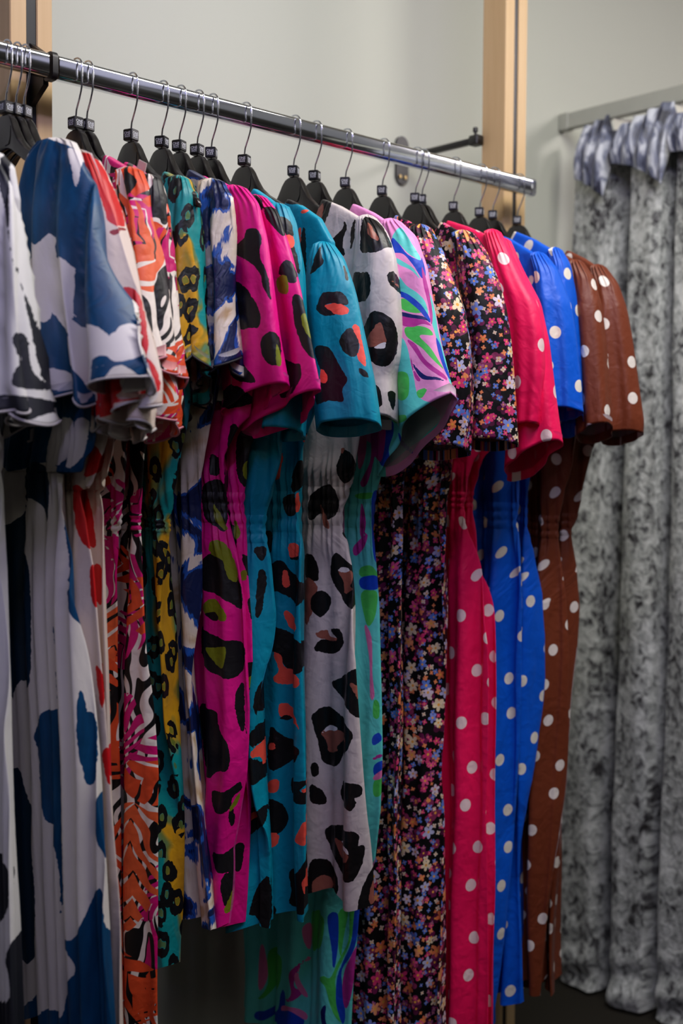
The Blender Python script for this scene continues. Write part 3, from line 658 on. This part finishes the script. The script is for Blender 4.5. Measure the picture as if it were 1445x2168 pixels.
    if pleat:
        tri = .8*np.sin(2*pi*un*pleat+drift*.9)+.4*np.sin(2*pi*un*pleat*.47+p1)
        pe = np.clip((zw0-rows)/.1, 0, 1)[:, None]
        wave = wave*(1-.3*pe)+tri*.55*pe
    Wf = Ws+am[:, None]*wave/1.25
    # elastic gathers around the waist
    dist = np.where(rows > zw1, rows-zw1, np.where(rows < zw0, zw0-rows, 0))
    ge = np.exp(-(dist/.04)**2)
    gath = np.sin(un*82+p1+2.0*np.sin(un*7+p2))+.6*np.sin(un*119+p0)
    Wf += .0021*ge[:, None]*gath
    if band:
        bt = np.clip((rows-zw0)/(zw1-zw0), 0, 1); inb = ((rows <= zw1) & (rows >= zw0)).astype(float)
        pinch = np.abs(np.sin(bt*pi*3))*.0022*inb
        Wf += np.sign(sph)[None]*pinch[:, None]
        # cloth blouses out just above and below
        bl = .005*np.exp(-((rows-zw1-.025)/.02)**2)+.004*np.exp(-((rows-zw0+.03)/.025)**2)
        Wf += np.sign(sph)[None]*np.abs(sw)*bl[:, None]
    Uf = Us+.35*am[:, None]*np.cos(un*nf*pi*.5+p0+drift)*np.abs(sph)[None]
    # neckline dips between the shoulders; hem waves
    tdip = np.clip(1-(zt-rows)/.12, 0, 1)[:, None]
    nk = max(ou[0], .05)
    Zf = Z-neck_dip*tdip*np.clip(1-(Us/nk)**2, 0, 1)
    th = np.clip(1-(rows-zh)/.12, 0, 1)[:, None]**2
    Zf = Zf+th*dz_wave*(np.sin(un*nf*pi*.5+p0+drift+.8)+.5*np.sin(un*9+p1)) + th*hem_end*(un*.16)
    V = np.stack([Wf+sh*np.clip((zt-.02-Z)/.1, 0, 1), -Uf, Zf], -1)
    clear_uprights(V, X0)
    Xl, zb = X0, float(zh)
    # arc-length UV
    Ux = np.concatenate([Uf, Uf[:, :1]], 1); Wx = np.concatenate([Wf, Wf[:, :1]], 1)
    arc = np.concatenate([np.zeros((Rn, 1)), np.cumsum(np.hypot(np.diff(Ux, axis=1), np.diff(Wx, axis=1)), 1)], 1)
    arc -= arc[:, int(N*.43)][:, None]
    UV = np.stack([arc+seed*1.37, np.repeat(rows[:, None], N+1, 1)+seed*.73], -1)
    t = empty('dress', label, cat, (X0, 0, zb), group)
    at = pattern_attrs(pat, X0, -V[..., 1], V[..., 0], V[..., 2])
    V[..., 2] -= zb
    def part(name, a, b_):
        aa = {k_: v.reshape(Rn, N)[a:b_] for k_, v in at.items()} if at else None
        return grid_mesh(name, V[a:b_], UV[a:b_], mat, t, True, aa)
    part('bodice', 0, i1+1); part('waistband', i1, i2+1); part('skirt', i2, Rn)
    # ---- sleeves
    S = sleeve
    pl = [onX(xl, y, X0) for y, xl, xr in S]; pr = [onX(xr, y, X0) for y, xl, xr in S]
    sy = np.array([0]+list(np.cumsum([abs(S[i+1][0]-S[i][0]) for i in range(len(S)-1)])), float); sy /= sy[-1]
    SR, SN = 80, 140
    tt = np.linspace(0, 1, SR)
    def sm(v):
        v = np.interp(tt, sy, v); kx = np.ones(5)/5; q = np.convolve(np.pad(v, 2, 'edge'), kx, 'valid'); q[0] = v[0]; q[-1] = v[-1]; return q
    ul, ur = sm([-p[1] for p in pl]), sm([-p[1] for p in pr]); zl, zr_ = sm([p[2] for p in pl]), sm([p[2] for p in pr])
    bsv = min(max(.62*(gl+gr)/2, .015), .032) if sl_b is None else sl_b
    sp = np.linspace(0, 2*pi, SN+1)[:-1]+2.0; c2, s2 = np.cos(sp), np.sin(sp)
    cc, aa_ = (ul+ur)/2, (ur-ul)/2
    bt_ = bsv*np.interp(tt, [0, .08, .3, 1], [.40, .62, .9, 1.0])
    SU = cc[:, None]+aa_[:, None]*c2[None]; SW = bt_[:, None]*s2[None]
    SZ = ((zl+zr_)/2)[:, None]+((zr_-zl)/2)[:, None]*c2[None]
    kf, fa = sl_fold; fa = fa*1.9
    q0, q1 = rg.uniform(0, 6.28, 2)
    fe = np.interp(tt, [0, .1, .5, 1], [.3, .35, .55, 1.0])[:, None]
    fold = np.sin(kf*sp+q0)[None]*np.ones((SR, 1))+.5*np.sin((2*kf+1)*sp[None]+q1+1.2*tt[:, None])
    rad = 1+fa*fe*fold
    SUf = cc[:, None]+aa_[:, None]*c2[None]*(1+.35*fa*fe*fold); SWf = SW*rad+bsv*fa*1.1*fe*np.sin(2.4*(SU-cc[:, None])/.05+q1)
    if ruffle:
        re = (np.clip((tt-.35)/.65, 0, 1)**1.6)[:, None]
        SWf = SWf+1.5*ruffle*re*np.sin(6*sp+q0)[None]; SUf = SUf+ruffle*.9*re*np.cos(6*sp+q0)[None]
        SZ = SZ+ruffle*.8*re**2*np.sin(5*sp+q1)[None]
    if flute:
        fl = np.interp(tt, [0, .08, .35, 1], [.15, .35, .75, 1.25])[:, None]
        arg = pi*(SU-cc[:, None])/flute_l+q0+.5*np.sin(tt[:, None]*3+q1)
        fw = 2*np.abs(np.sin(arg))**.6-1
        SWf = SWf-flute*fl*fw; SUf = SUf+.35*flute*fl*np.sin(2*arg)
        SZ = SZ-.55*flute*(tt**5)[:, None]*fw
    # gathered head
    SWf = SWf+.002*np.exp(-(tt/.12)**2)[:, None]*np.sin(15*sp)[None]
    SZ = SZ-hem_far*(tt**3)[:, None]*(.5+.5*s2)[None]
    if hem_skew:
        SZ = SZ-(hem_skew/1250.)*(tt**2.2)[:, None]*(.5-.5*c2)[None]
    SV = np.stack([SWf-.003, -SUf, SZ], -1)
    # close the head and turn the hem inside
    capz = SV[:1].copy(); cen = capz.mean(1, keepdims=True)
    c1 = cen+(capz-cen)*.55+np.array([0, 0, .004]); c0 = cen+(capz-cen)*.02+np.array([0, 0, .006])
    hm = SV[-1:]; hc = hm.mean(1, keepdims=True)
    h1 = hc+(hm-hc)*np.array([.94, .975, 1.])+np.array([0, 0, .0005]); h2 = hc+(hm-hc)*np.array([.92, .965, 1.])+np.array([0, 0, .016])
    SV = np.concatenate([c0, c1, SV, h1, h2], 0)
    ext = lambda q: np.concatenate([q[:1], q[:1], q, q[-1:], q[-1:]], 0)
    SUe, SWe, SZe = ext(SU), ext(SW), ext(SZ)
    SUf_, SWf_ = ext(SUf), ext(SWf)
    SUx = np.concatenate([SUf_, SUf_[:, :1]], 1); SWx = np.concatenate([SWf_, SWf_[:, :1]], 1)
    sarc = np.concatenate([np.zeros((SR+4, 1)), np.cumsum(np.hypot(np.diff(SUx, axis=1), np.diff(SWx, axis=1)), 1)], 1)
    sarc -= sarc[:, int(SN*.43)][:, None]
    SZx = np.concatenate([SZe, SZe[:, :1]], 1)
    SUV = np.stack([sarc+seed*1.37+.4, SZx+seed*.73+.2], -1)
    at2 = pattern_attrs(pat, X0, -SV[..., 1], SV[..., 0], SV[..., 2])
    SV2 = SV.copy(); SV[..., 2] -= zb
    grid_mesh('sleeve', SV, SUV, mat, t, True, at2)
    if trim:
        ring = SV[-3]; ring = np.concatenate([ring, ring[:1]], 0)
        b = MB(); b.tube(ring, .0017, 6); b.build('hem_trim', trim, t, 80)
    # the sleeve on the wall side
    SV2[..., 2] -= zb; SV2[..., 1] *= -.86; SV2 = SV2[:, ::-1]; clear_uprights(SV2, X0)
    SUV2 = SUV[:, ::-1]
    grid_mesh('sleeve', SV2, SUV2, mat, t, True, {k_: v.reshape(SR+4, SN)[:, ::-1] for k_, v in at2.items()} if at2 else None)
    return t
m_d = dict(
 bw=mat_blob('white_black_print', (226,224,216), [(34,36,42)], 3, wr=.15), fe=mat_blob('blue_feather_print', (226,220,208), [(0,58,94),(224,218,212),(12,44,64)], 2.5, .42, streak=(6,88,136), wr=.16),
 rd=mat_blob('red_cream_print', (218,200,186), [(196,14,22),(140,8,20)], 2.5, .42, streak=(225,40,35), wr=.2), t1=mat_tropical('tropical_print', 0), t2=mat_tropical('tropical_print_b', 3.3), le=mat_leopard('ochre_teal_leopard'), br=mat_brush('brush_leopard'),
 pk=mat_blob('pink_leopard', (232,14,135), [(22,20,22),(122,130,22),(22,20,22),(122,130,22)], 3.0, .46, back=(196,70,140)), te=mat_blob('teal_leopard', (0,146,172), [(20,19,21),(250,88,70),(20,19,21),(250,88,70)], 3.0, .46, back=(20,120,155)),
 wl=mat_blob('white_leopard', (212,200,196), [(22,20,21),(158,92,76),(22,20,21),(235,228,228)], 3.0, .36, back=(150,130,125)), sw=mat_blob('swirl_print', (238,150,206), [(96,214,206),(78,200,88),(18,70,196),(186,48,150),(14,26,100),(232,120,176)], .5, .42), di=mat_ditsy('ditsy_floral'),
 np=mat_polka('pink_polka', (255,18,92), (255,225,222), .066, .0102, .5, .35, (225,30,95)), bl=mat_polka('blue_polka', (0,92,216), (240,232,215), .064, .0100, .5, .5, (20,90,210)), bn=mat_polka('brown_polka', (118,54,30), (238,228,218), .062, .0100, .5, .2, (185,175,180)))
t_pale = simple('pale_overlock', (196,190,186), .7); t_pink = simple('pink_overlock', (186,120,130), .7); t_dark = simple('dark_overlock', (26,26,30), .7)
# hook, label stem, material, pattern, hanger twist, kwargs
D = []
def add(hx, lab, cat, hlab, mat, body, waist, sleeve, tw=20, grp='print dresses hanging on the chrome rail', **kw): D.append((hx, lab, cat, hlab, mat, body, waist, sleeve, tw, grp, kw))
P = lambda *a: list(zip(a[0::2], a[1::2]))
T = lambda *a: list(zip(a[0::3], a[1::3], a[2::3]))
add(-150, 'white dress with black print cut off by the left edge of the photo', 'dress', 'black hanger past the left edge, inside the white and black dress', 'bw',
 P(-40,312, 0,325, 22,352, 30,420, 20,640, 8,900, -10,1000, 4,1200, 18,1500, 40,1900, 54,2250), (985,1003), T(328,-80,4, 360,-92,20, 430,-100,34, 550,-110,48, 700,-120,62, 800,-120,70, 850,-110,72), pat=(BLACKW,1), ruffle=.012, flute=.011, sl_fold=(4,.1), hem_skew=20, bs=.016, pleat=9, band=False, trim=t_pale)
add(12, 'cream dress with big blue feather print and wide fluted sleeve', 'dress', 'black hanger holding the blue feather print dress, left of the rail bracket', 'fe',
 P(84,300, 122,306, 168,330, 190,400, 205,600, 222,860, 214,930, 190,1000, 160,1003, 158,1030, 168,1100, 188,1300, 215,1600, 240,1900, 268,2260), (985,1003), T(302,92,160, 335,72,180, 400,56,200, 520,44,238, 620,50,264, 720,66,292, 770,78,303, 800,84,304), pat=(FEATHER,3), ruffle=.012, flute=.016, flute_l=.052, sl_fold=(3,.08), hem_skew=70, bs=.018, pleat=8, band=False, tw=12, sl_b=.030, neck_dip=.15, trim=t_pale)
add(33, 'cream dress with large red patches, just behind the blue feather dress', 'dress', 'black hanger holding the red and cream dress, beside the left timber upright', 'rd',
 P(108,300, 150,318, 192,345, 210,450, 215,650, 236,880, 222,960, 200,1030, 184,1040, 190,1080, 204,1200, 216,1400, 232,1700, 250,2000, 262,2250), (1015,1035), T(325,130,196, 360,130,214, 450,150,245, 600,180,277, 700,200,298, 800,220,318, 838,228,322), pat=(REDP,2), flute=.010, ruffle=.008, sl_fold=(3,.1), hem_skew=45, bs=.016, band=False, tw=16, trim=t_pale)
add(50, 'cream and red dress nearly hidden behind the large red patch dress', 'dress', 'third black hanger from the left edge, closest to the left upright', 'rd',
 P(135,318, 180,335, 215,370, 225,450, 230,650, 250,880, 240,960, 215,1030, 205,1045, 210,1080, 218,1200, 228,1400, 240,1700, 256,2000, 266,2250), (1015,1035), T(340,150,210, 380,160,228, 450,180,248, 600,200,280, 700,215,300, 800,225,316, 880,225,318), flute=.010, ruffle=.006, sl_fold=(3,.1), hem_skew=15, bs=.012, band=False, tw=24, pat=(REDP,2), trim=t_pale)
add(160, 'tropical leaf print dress in magenta, orange and black, beside the red dress', 'dress', 'first black hanger right of the rail bracket, holding the front tropical dress', 't1',
 P(222,332, 262,350, 300,378, 315,430, 318,600, 312,880, 280,1000, 268,1100, 262,1130, 256,1200, 252,1400, 255,1650, 256,1900, 262,2260), (1085,1125), T(362,255,303, 400,262,318, 470,285,330, 600,300,347, 700,308,360, 750,306,366), flute=.008, flute_l=.034, ruffle=.008, sl_fold=(3,.1), hem_skew=30, tw=8, bs=.017, trim=t_pink)
add(183, 'tropical leaf print dress in orange and magenta, second of the two, beside the leopard dress', 'dress', 'second black hanger right of the bracket, its cube touching the first', 't2',
 P(264,346, 300,362, 335,392, 348,450, 345,600, 330,880, 312,960, 306,1040, 301,1110, 306,1160, 313,1300, 321,1500, 326,1650, 325,1900, 326,2260), (1085,1125), T(378,300,340, 420,306,350, 500,312,355, 620,318,360, 740,316,366, 830,312,370, 870,308,366), flute=.009, flute_l=.034, ruffle=.006, sl_fold=(3,.1), hem_skew=25, tw=14, bs=.017, trim=t_pink)
add(277, 'ochre and teal leopard print dress, narrow, right of the tropical pair', 'dress', 'black hanger alone in a gap, holding the ochre and teal leopard dress', 'le',
 P(346,366, 372,374, 402,396, 415,450, 418,600, 412,850, 388,950, 382,1050, 376,1105, 374,1160, 372,1400, 372,1600, 374,1800, 378,2000, 381,2045), (1098,1128), T(380,360,403, 410,354,416, 500,352,421, 600,354,428, 700,358,436, 738,360,438), flute=.007, flute_l=.030, ruffle=.008, sl_fold=(3,.1), hem_skew=110, tw=18, hem_end=-.1, left=P(150,400, 200,1000, 230,1100, 260,1500, 300,1950, 312,2060), trim=t_dark)
add(342, 'navy, blue and cream brushstroke print dress with satin sheen', 'dress', 'black hanger holding the blue brushstroke dress, fourth right of the bracket', 'br',
 P(398,362, 430,374, 470,402, 485,450, 488,600, 480,800, 450,900, 437,1000, 432,1070, 434,1110, 436,1300, 434,1480, 446,1650, 460,1800, 475,1900, 484,1965), (1062,1084), T(386,425,476, 420,424,492, 550,428,498, 660,432,503, 720,436,510, 748,440,512), flute=.008, flute_l=.032, ruffle=.008, sl_fold=(3,.1), hem_skew=75, tw=30, left=P(240,400, 280,1000, 310,1400, 350,1700, 372,1965), band=False, trim=t_dark)
add(379, 'hot pink leopard dress with black and olive spots, front one of two', 'dress', 'black hanger holding the front hot pink leopard dress', 'pk',
 P(424,374, 462,392, 510,418, 530,450, 535,600, 530,880, 488,960, 482,1040, 478,1075, 484,1110, 500,1200, 512,1300, 514,1500, 510,1640, 496,1800, 497,1965), (1042,1108), T(400,470,525, 430,488,550, 500,495,566, 600,500,580, 700,500,592, 760,490,600, 800,474,604), pat=(PINK,4), sl_fold=(3,.16), hem_skew=70, tw=22, left=P(250,400, 350,900, 400,1100, 420,1500, 435,1965), skirt_fold=1.45)
add(417, 'hot pink leopard dress with black and olive spots, the one behind, beside the teal dresses', 'dress', 'black hanger holding the rear hot pink leopard dress', 'pk',
 P(462,386, 500,402, 548,432, 570,480, 580,640, 560,880, 535,940, 528,1040, 526,1075, 530,1110, 537,1200, 548,1310, 551,1400, 542,1500, 530,1620, 520,1700, 514,1790, 505,1965), (1042,1108), T(420,520,565, 450,540,590, 520,556,612, 600,562,636, 700,560,662, 780,545,680, 815,532,686), pat=(PINK2,4), sl_fold=(3,.16), hem_skew=85, tw=22, left=P(280,400, 380,900, 430,1100, 450,1500, 470,1965), skirt_fold=1.45)
add(447, 'teal leopard dress with coral spots, half hidden behind the pink leopard dresses', 'dress', 'black hanger holding the half hidden teal dress', 'te',
 P(534,402, 570,420, 606,450, 622,520, 628,650, 620,900, 590,1000, 565,1080, 560,1120, 570,1180, 578,1300, 575,1490, 571,1600, 569,1720, 564,1840, 562,1985), (1090,1150), T(438,570,612, 470,584,625, 560,590,636, 700,590,641, 840,575,640, 900,560,636), pat=(TEAL1,4), sl_fold=(3,.14), hem_skew=10, tw=42, left=P(300,420, 420,1000, 460,1400, 500,1850, 503,1990), hem_end=.06, skirt_fold=1.45)
add(517, 'teal leopard dress with black and coral spots, full sleeve in clear view', 'dress', 'black hanger holding the teal leopard dress in clear view', 'te',
 P(606,424, 640,436, 676,462, 700,510, 705,640, 680,860, 652,950, 640,1040, 634,1090, 636,1120, 648,1180, 653,1300, 659,1480, 663,1650, 661,1850, 654,1958), (1040,1128), T(519,672,704, 545,664,722, 600,657,742, 660,660,755, 720,668,768, 790,674,784, 850,680,793, 880,684,796), pat=(TEAL2,4), sl_fold=(3,.07), hem_skew=22, tw=28, sl_b=.032, skirt_fold=.8, nf=6)
add(621, 'white leopard dress with black and brown spots and gathered puff sleeve', 'dress', 'black hanger holding the white leopard dress, with a gap left of it', 'wl',
 P(680,424, 720,436, 765,462, 790,500, 795,650, 790,880, 772,980, 750,1035, 738,1075, 736,1110, 750,1180, 770,1300, 780,1400, 786,1550, 793,1700, 800,1850, 801,1922), (1030,1112), T(462,765,795, 490,760,818, 540,755,836, 620,752,845, 690,756,850, 750,766,847, 782,778,838, 792,779,836, 830,775,838, 872,782,834), pat=(WHITEL,4), sl_fold=(3,.07), hem_skew=15, tw=36, sl_b=.034, skirt_fold=.6, nf=6)
add(666, 'aqua, blue, pink and green swirl print dress', 'dress', 'black hanger holding the swirl print dress', 'sw',
 P(744,434, 790,450, 838,482, 856,540, 860,680, 850,880, 818,970, 800,1040, 789,1115, 796,1180, 801,1300, 804,1450, 806,1600, 803,1720, 790,1830, 758,1930, 748,2060, 734,2260), (1040,1118), T(470,812,850, 500,806,882, 560,804,902, 640,806,916, 720,808,932, 790,810,950, 820,812,962), sl_fold=(3,.12), hem_skew=165, tw=30, left=P(520,500, 540,1500, 506,1920, 506,2260), sl_b=.030, pat=(SWIRL,6), skirt_fold=.55, nf=7)
add(731, 'small multicolour floral dress on black, left one of two, beside the swirl dress', 'dress', 'black hanger holding the left floral dress', 'di',
 P(834,458, 868,470, 905,498, 925,560, 930,700, 915,900, 880,960, 872,1010, 866,1080, 868,1150, 872,1300, 870,1500, 864,1700, 856,1900, 846,2260), (1060,1110), T(482,875,910, 520,878,928, 580,884,950, 650,892,974, 720,898,986, 800,896,989, 880,892,984, 935,894,976), sl_fold=(3,.12), hem_skew=20, tw=40, band=False)
add(809, 'small multicolour floral dress on black, right one of two, beside the neon pink dress', 'dress', 'black hanger holding the right floral dress', 'di',
 P(930,472, 960,484, 1000,506, 1015,560, 1018,700, 1005,900, 985,950, 968,1010, 958,1070, 955,1200, 950,1300, 941,1400, 935,1500, 930,1650, 933,1800, 938,1950, 945,2260), (1050,1100), T(494,960,1004, 530,966,1028, 590,972,1052, 650,976,1068, 720,980,1078, 800,980,1084, 880,980,1088, 925,980,1090), sl_fold=(3,.10), hem_skew=8, tw=38, band=False)
add(879, 'neon pink dress with white polka dots, in front', 'dress', 'black hanger holding the front neon pink dress, its twin just behind', 'np',
 P(944,469, 990,480, 1040,502, 1060,560, 1065,700, 1055,900, 1020,970, 1006,1040, 1000,1072, 1008,1110, 1022,1200, 1034,1290, 1043,1367, 1044,1445, 1040,1600, 1036,1720, 1036,1900, 1038,2260), (1040,1076), T(492,1030,1060, 520,1040,1074, 580,1052,1104, 640,1062,1138, 700,1070,1152, 780,1076,1156, 850,1082,1152, 888,1086,1148), sl_fold=(3,.12), hem_skew=25, tw=38, bs=.016, skirt_fold=1.45)
add(893, 'neon pink dress with white polka dots, mostly hidden behind its twin', 'dress', 'black hanger tucked right behind the front neon pink dress hanger', 'np',
 P(960,474, 1010,488, 1055,512, 1072,570, 1078,700, 1068,900, 1034,970, 1016,1030, 1008,1068, 1018,1120, 1032,1220, 1043,1300, 1051,1370, 1051,1450, 1046,1590, 1042,1720, 1043,1900, 1045,2260), (1040,1076), T(510,1050,1080, 560,1060,1100, 640,1075,1142, 720,1080,1160, 800,1080,1170, 880,1076,1180, 922,1072,1186), sl_fold=(3,.12), hem_skew=85, tw=38, bs=.013, skirt_fold=1.45)
add(960, 'bright blue dress with cream polka dots, front one of two', 'dress', 'black hanger holding the front blue polka dot dress', 'bl',
 P(1034,492, 1080,506, 1130,536, 1150,600, 1152,700, 1145,900, 1120,960, 1110,1010, 1104,1068, 1100,1100, 1108,1170, 1110,1300, 1107,1450, 1102,1600, 1088,1750, 1082,1950, 1068,2190), (1062,1118), T(540,1130,1156, 570,1140,1178, 640,1148,1202, 700,1152,1212, 780,1156,1220, 850,1160,1225, 858,1160,1226), sl_fold=(3,.12), hem_skew=14, tw=36, skirt_fold=1.45)
add(1015, 'bright blue dress with cream polka dots, the one nearer the brown dresses', 'dress', 'black hanger holding the rear blue polka dot dress', 'bl',
 P(1085,492, 1130,506, 1178,534, 1195,600, 1196,700, 1190,880, 1160,950, 1148,1010, 1142,1068, 1142,1110, 1152,1160, 1158,1260, 1159,1350, 1156,1440, 1149,1550, 1146,1654, 1142,1716, 1136,1780, 1130,1870, 1133,1962, 1135,2126), (1050,1112), T(530,1165,1190, 560,1174,1206, 640,1182,1218, 720,1186,1226, 800,1188,1231, 862,1190,1234), sl_fold=(3,.12), hem_skew=55, tw=36, skirt_fold=1.45)
add(1043, 'brown dress with white polka dots, front one of two at the rail end', 'dress', 'black hanger holding the front brown polka dot dress', 'bn',
 P(1140,520, 1190,536, 1222,556, 1240,620, 1244,740, 1238,900, 1226,946, 1206,1040, 1192,1120, 1196,1180, 1204,1260, 1208,1400, 1204,1550, 1198,1690, 1194,1780, 1188,1870, 1180,1962, 1172,2104), (1090,1138), T(556,1205,1236, 585,1207,1256, 640,1210,1272, 720,1216,1283, 800,1222,1291, 888,1228,1299), sl_fold=(3,.10), hem_skew=40, tw=38, skirt_fold=1.45)
add(1095, 'brown dress with white polka dots, last on the rail, nearest the grey curtain', 'dress', 'black hanger on the very end of the rail, holding the last brown dress', 'bn',
 P(1196,532, 1235,546, 1275,572, 1295,640, 1300,760, 1290,900, 1262,950, 1252,1000, 1240,1060, 1229,1125, 1234,1200, 1236,1290, 1231,1410, 1228,1540, 1222,1654, 1218,1720, 1215,1839, 1208,1962, 1204,2101), (1085,1132), T(566,1255,1282, 600,1262,1306, 650,1268,1322, 720,1272,1334, 800,1274,1344, 880,1274,1354, 905,1274,1352), sl_fold=(3,.10), hem_skew=25, tw=38, skirt_fold=1.45)
XS = [hookX(d[0]) for d in D]
for i, (hx, lab, cat, hlab, mat, body, waist, sleeve, tw, grp, kw) in enumerate(D):
    gl = XS[i]-XS[i-1] if i else .05
    gr = XS[i+1]-XS[i] if i < len(D)-1 else .06
    if kw.get('pat'):
        polys, nc = kw['pat']
        kw['pat'] = (polys, nc)
    dress(hx, lab, cat, grp, m_d[mat], body, waist, sleeve, gl, gr, seed=i+1, **kw)
    hanger(hx, hlab, tw)
# small sewn-in neck labels showing between the hangers
def neck_label(idx, px, w, h, ang):
    X = XS[idx]; d = [o for o in C.objects if o.name.startswith('dress')][idx]
    p = onX(px[0], px[1], X)
    b = MB(); b.box(-.0006, .0006, -w/2, w/2, -h/2, h/2)
    o = b.build('neck_label', m_lining, d)
    o.matrix_local = Matrix.Translation(Vector((0, p[1], p[2]-d.location.z))) @ Matrix.Rotation(radians(ang), 4, 'X')
    o['label'] = 'small white neck label'
neck_label(5, (298, 362), .020, .026, 25)
# ------------------------------------------------------------------ curtain, its track
XT = float(onY(1187, 262, WALL)[0]); ZT = float(onY(1187, 262, WALL)[2])
t = empty('curtain_track', 'pale flat curtain track running out from the back wall, top right', 'curtain track', (XT, WALL, ZT-.02))
b = MB(); b.box(XT-.011, XT+.011, -1.25, WALL-.028, ZT-.019, ZT+.019, .0015); kid(b.build('profile', m_track, t), t)
b = MB(); b.box(XT-.013, XT+.013, WALL-.030, WALL-.0005, ZT-.021, ZT+.021, .0025); kid(b.build('end_cap', m_track, t), t)
XC = XT+.022
t = empty('curtain', 'silver grey crushed velvet curtain with gathered heading, hanging from the pale track', 'curtain', (XC, -.2, 0))
Y0, Y1 = WALL-.050, -.95
NV, NR = 620, 260
s = np.linspace(0, 1, NV); yy = Y0+(Y1-Y0)*s
def cfold(y, z):
    d = Y0-y
    ph = 2*pi*((d+.010*np.sin(d*21+1)+.008*np.sin(z*2.2+d*6))/.145)+.9
    w = np.abs(np.sin(ph/2)); q = np.clip((w-.10)/.62, 0, 1); sharp = 2*(.8*q*q*(3-2*q)+.2*w)-1
    return sharp, ph
rows = np.concatenate([np.linspace(ZT-.045, ZT-.20, 40)[:-1], np.linspace(ZT-.20, .25, 130)[:-1], np.linspace(.25, .012, 92)])
Zc = np.repeat(rows[:, None], NV, 1); Yc = np.repeat(yy[None], len(rows), 0)
sharp, ph = cfold(Yc, Zc)
am = np.interp(-rows, [-(ZT-.04), -(ZT-.15), -1.2, -.2, 0], [.026, .056, .064, .064, .056])[:, None]
foot = np.clip((.22-Zc)/.22, 0, 1)
Xc_ = XC+.012-am*sharp+.004*np.sin(ph*2+Zc*5)-.03*foot**2*(.6+.4*np.sin(Yc*19))+.010*foot*np.sin(Zc*70+Yc*23)
Xc_ += .0035*np.sin(Zc*17+Yc*31)*np.sin(Zc*7-Yc*13)
Yc2 = Yc+.009*np.sin(ph)
V = np.stack([Xc_-XC, Yc2+.2, Zc], -1)
arc = np.cumsum(np.concatenate([[0], np.hypot(np.diff(Xc_[120]), np.diff(Yc2[120]))]))
UV = np.stack([np.repeat(arc[None], len(rows), 0), Zc], -1)
grid_mesh('drape', V[:, ::-1], UV[:, ::-1], m_velvet, t, closed=False)
# heading: gathered flap folded over to the front, sagging between the hooks
NRh = 60
th = np.linspace(0, 1, NRh)[:, None]; Yh = np.repeat(yy[None]-.030, NRh, 0); dd = Y0-Yh
per = .165
pk = np.abs(((dd/per+.28) % 1.0)*2-1)           # 1 at a hook, 0 midway
saw = ((dd/per+.28) % 1.0)
top = ZT-.020-.036*(1-saw)**1.2
drop = .080+.115*saw**1.4
Zh = top-drop*th
_, phh = cfold(Yh, Zh)
belly = .030*np.sin(th*pi*.8)+.034*saw*(.35+.65*th)
gathers = .0095*np.sin(dd*2*pi/.033+1.8*np.sin(dd*17)+2.5*th)*(1-.45*th)
Xh = XC-.040-.85*belly+gathers
V = np.stack([Xh-XC, Yh+.2, Zh], -1)
UV = np.stack([dd*1.7, Zh], -1)
hd = grid_mesh('heading', V[:, ::-1], UV[:, ::-1], m_velvet2, t, closed=False)
so = hd.modifiers.new('solid', 'SOLIDIFY'); so.thickness = .004
# lining showing at the top of each pleat, and the hooks
k0 = 0
for kq in range(9):
    d = (kq+1-.28)*per
    y = Y0-d
    if y < Y1+.05: break
    b = MB()
    p = [(XC-.030, y+.010, ZT-.020), (XC-.006, y-.030, ZT-.028), (XC-.010, y-.052, ZT-.060), (XC-.036, y-.006, ZT-.074)]
    q = [(x+.006, yy_, z-.002) for x, yy_, z in p]
    b.add(p+q, [(0, 1, 2, 3), (7, 6, 5, 4), (0, 4, 5, 1), (1, 5, 6, 2), (2, 6, 7, 3), (3, 7, 4, 0)])
    kid(b.build('lining', m_lining, t), t)
    b = MB(); yq = y-.045; b.tube([(XC-.022, yq, ZT-.015), (XC-.024, yq, ZT-.035), (XC-.020, yq, ZT-.055), (XC-.014, yq, ZT-.05)], .0013, 6); kid(b.build('hook', m_track, t, 60), t)
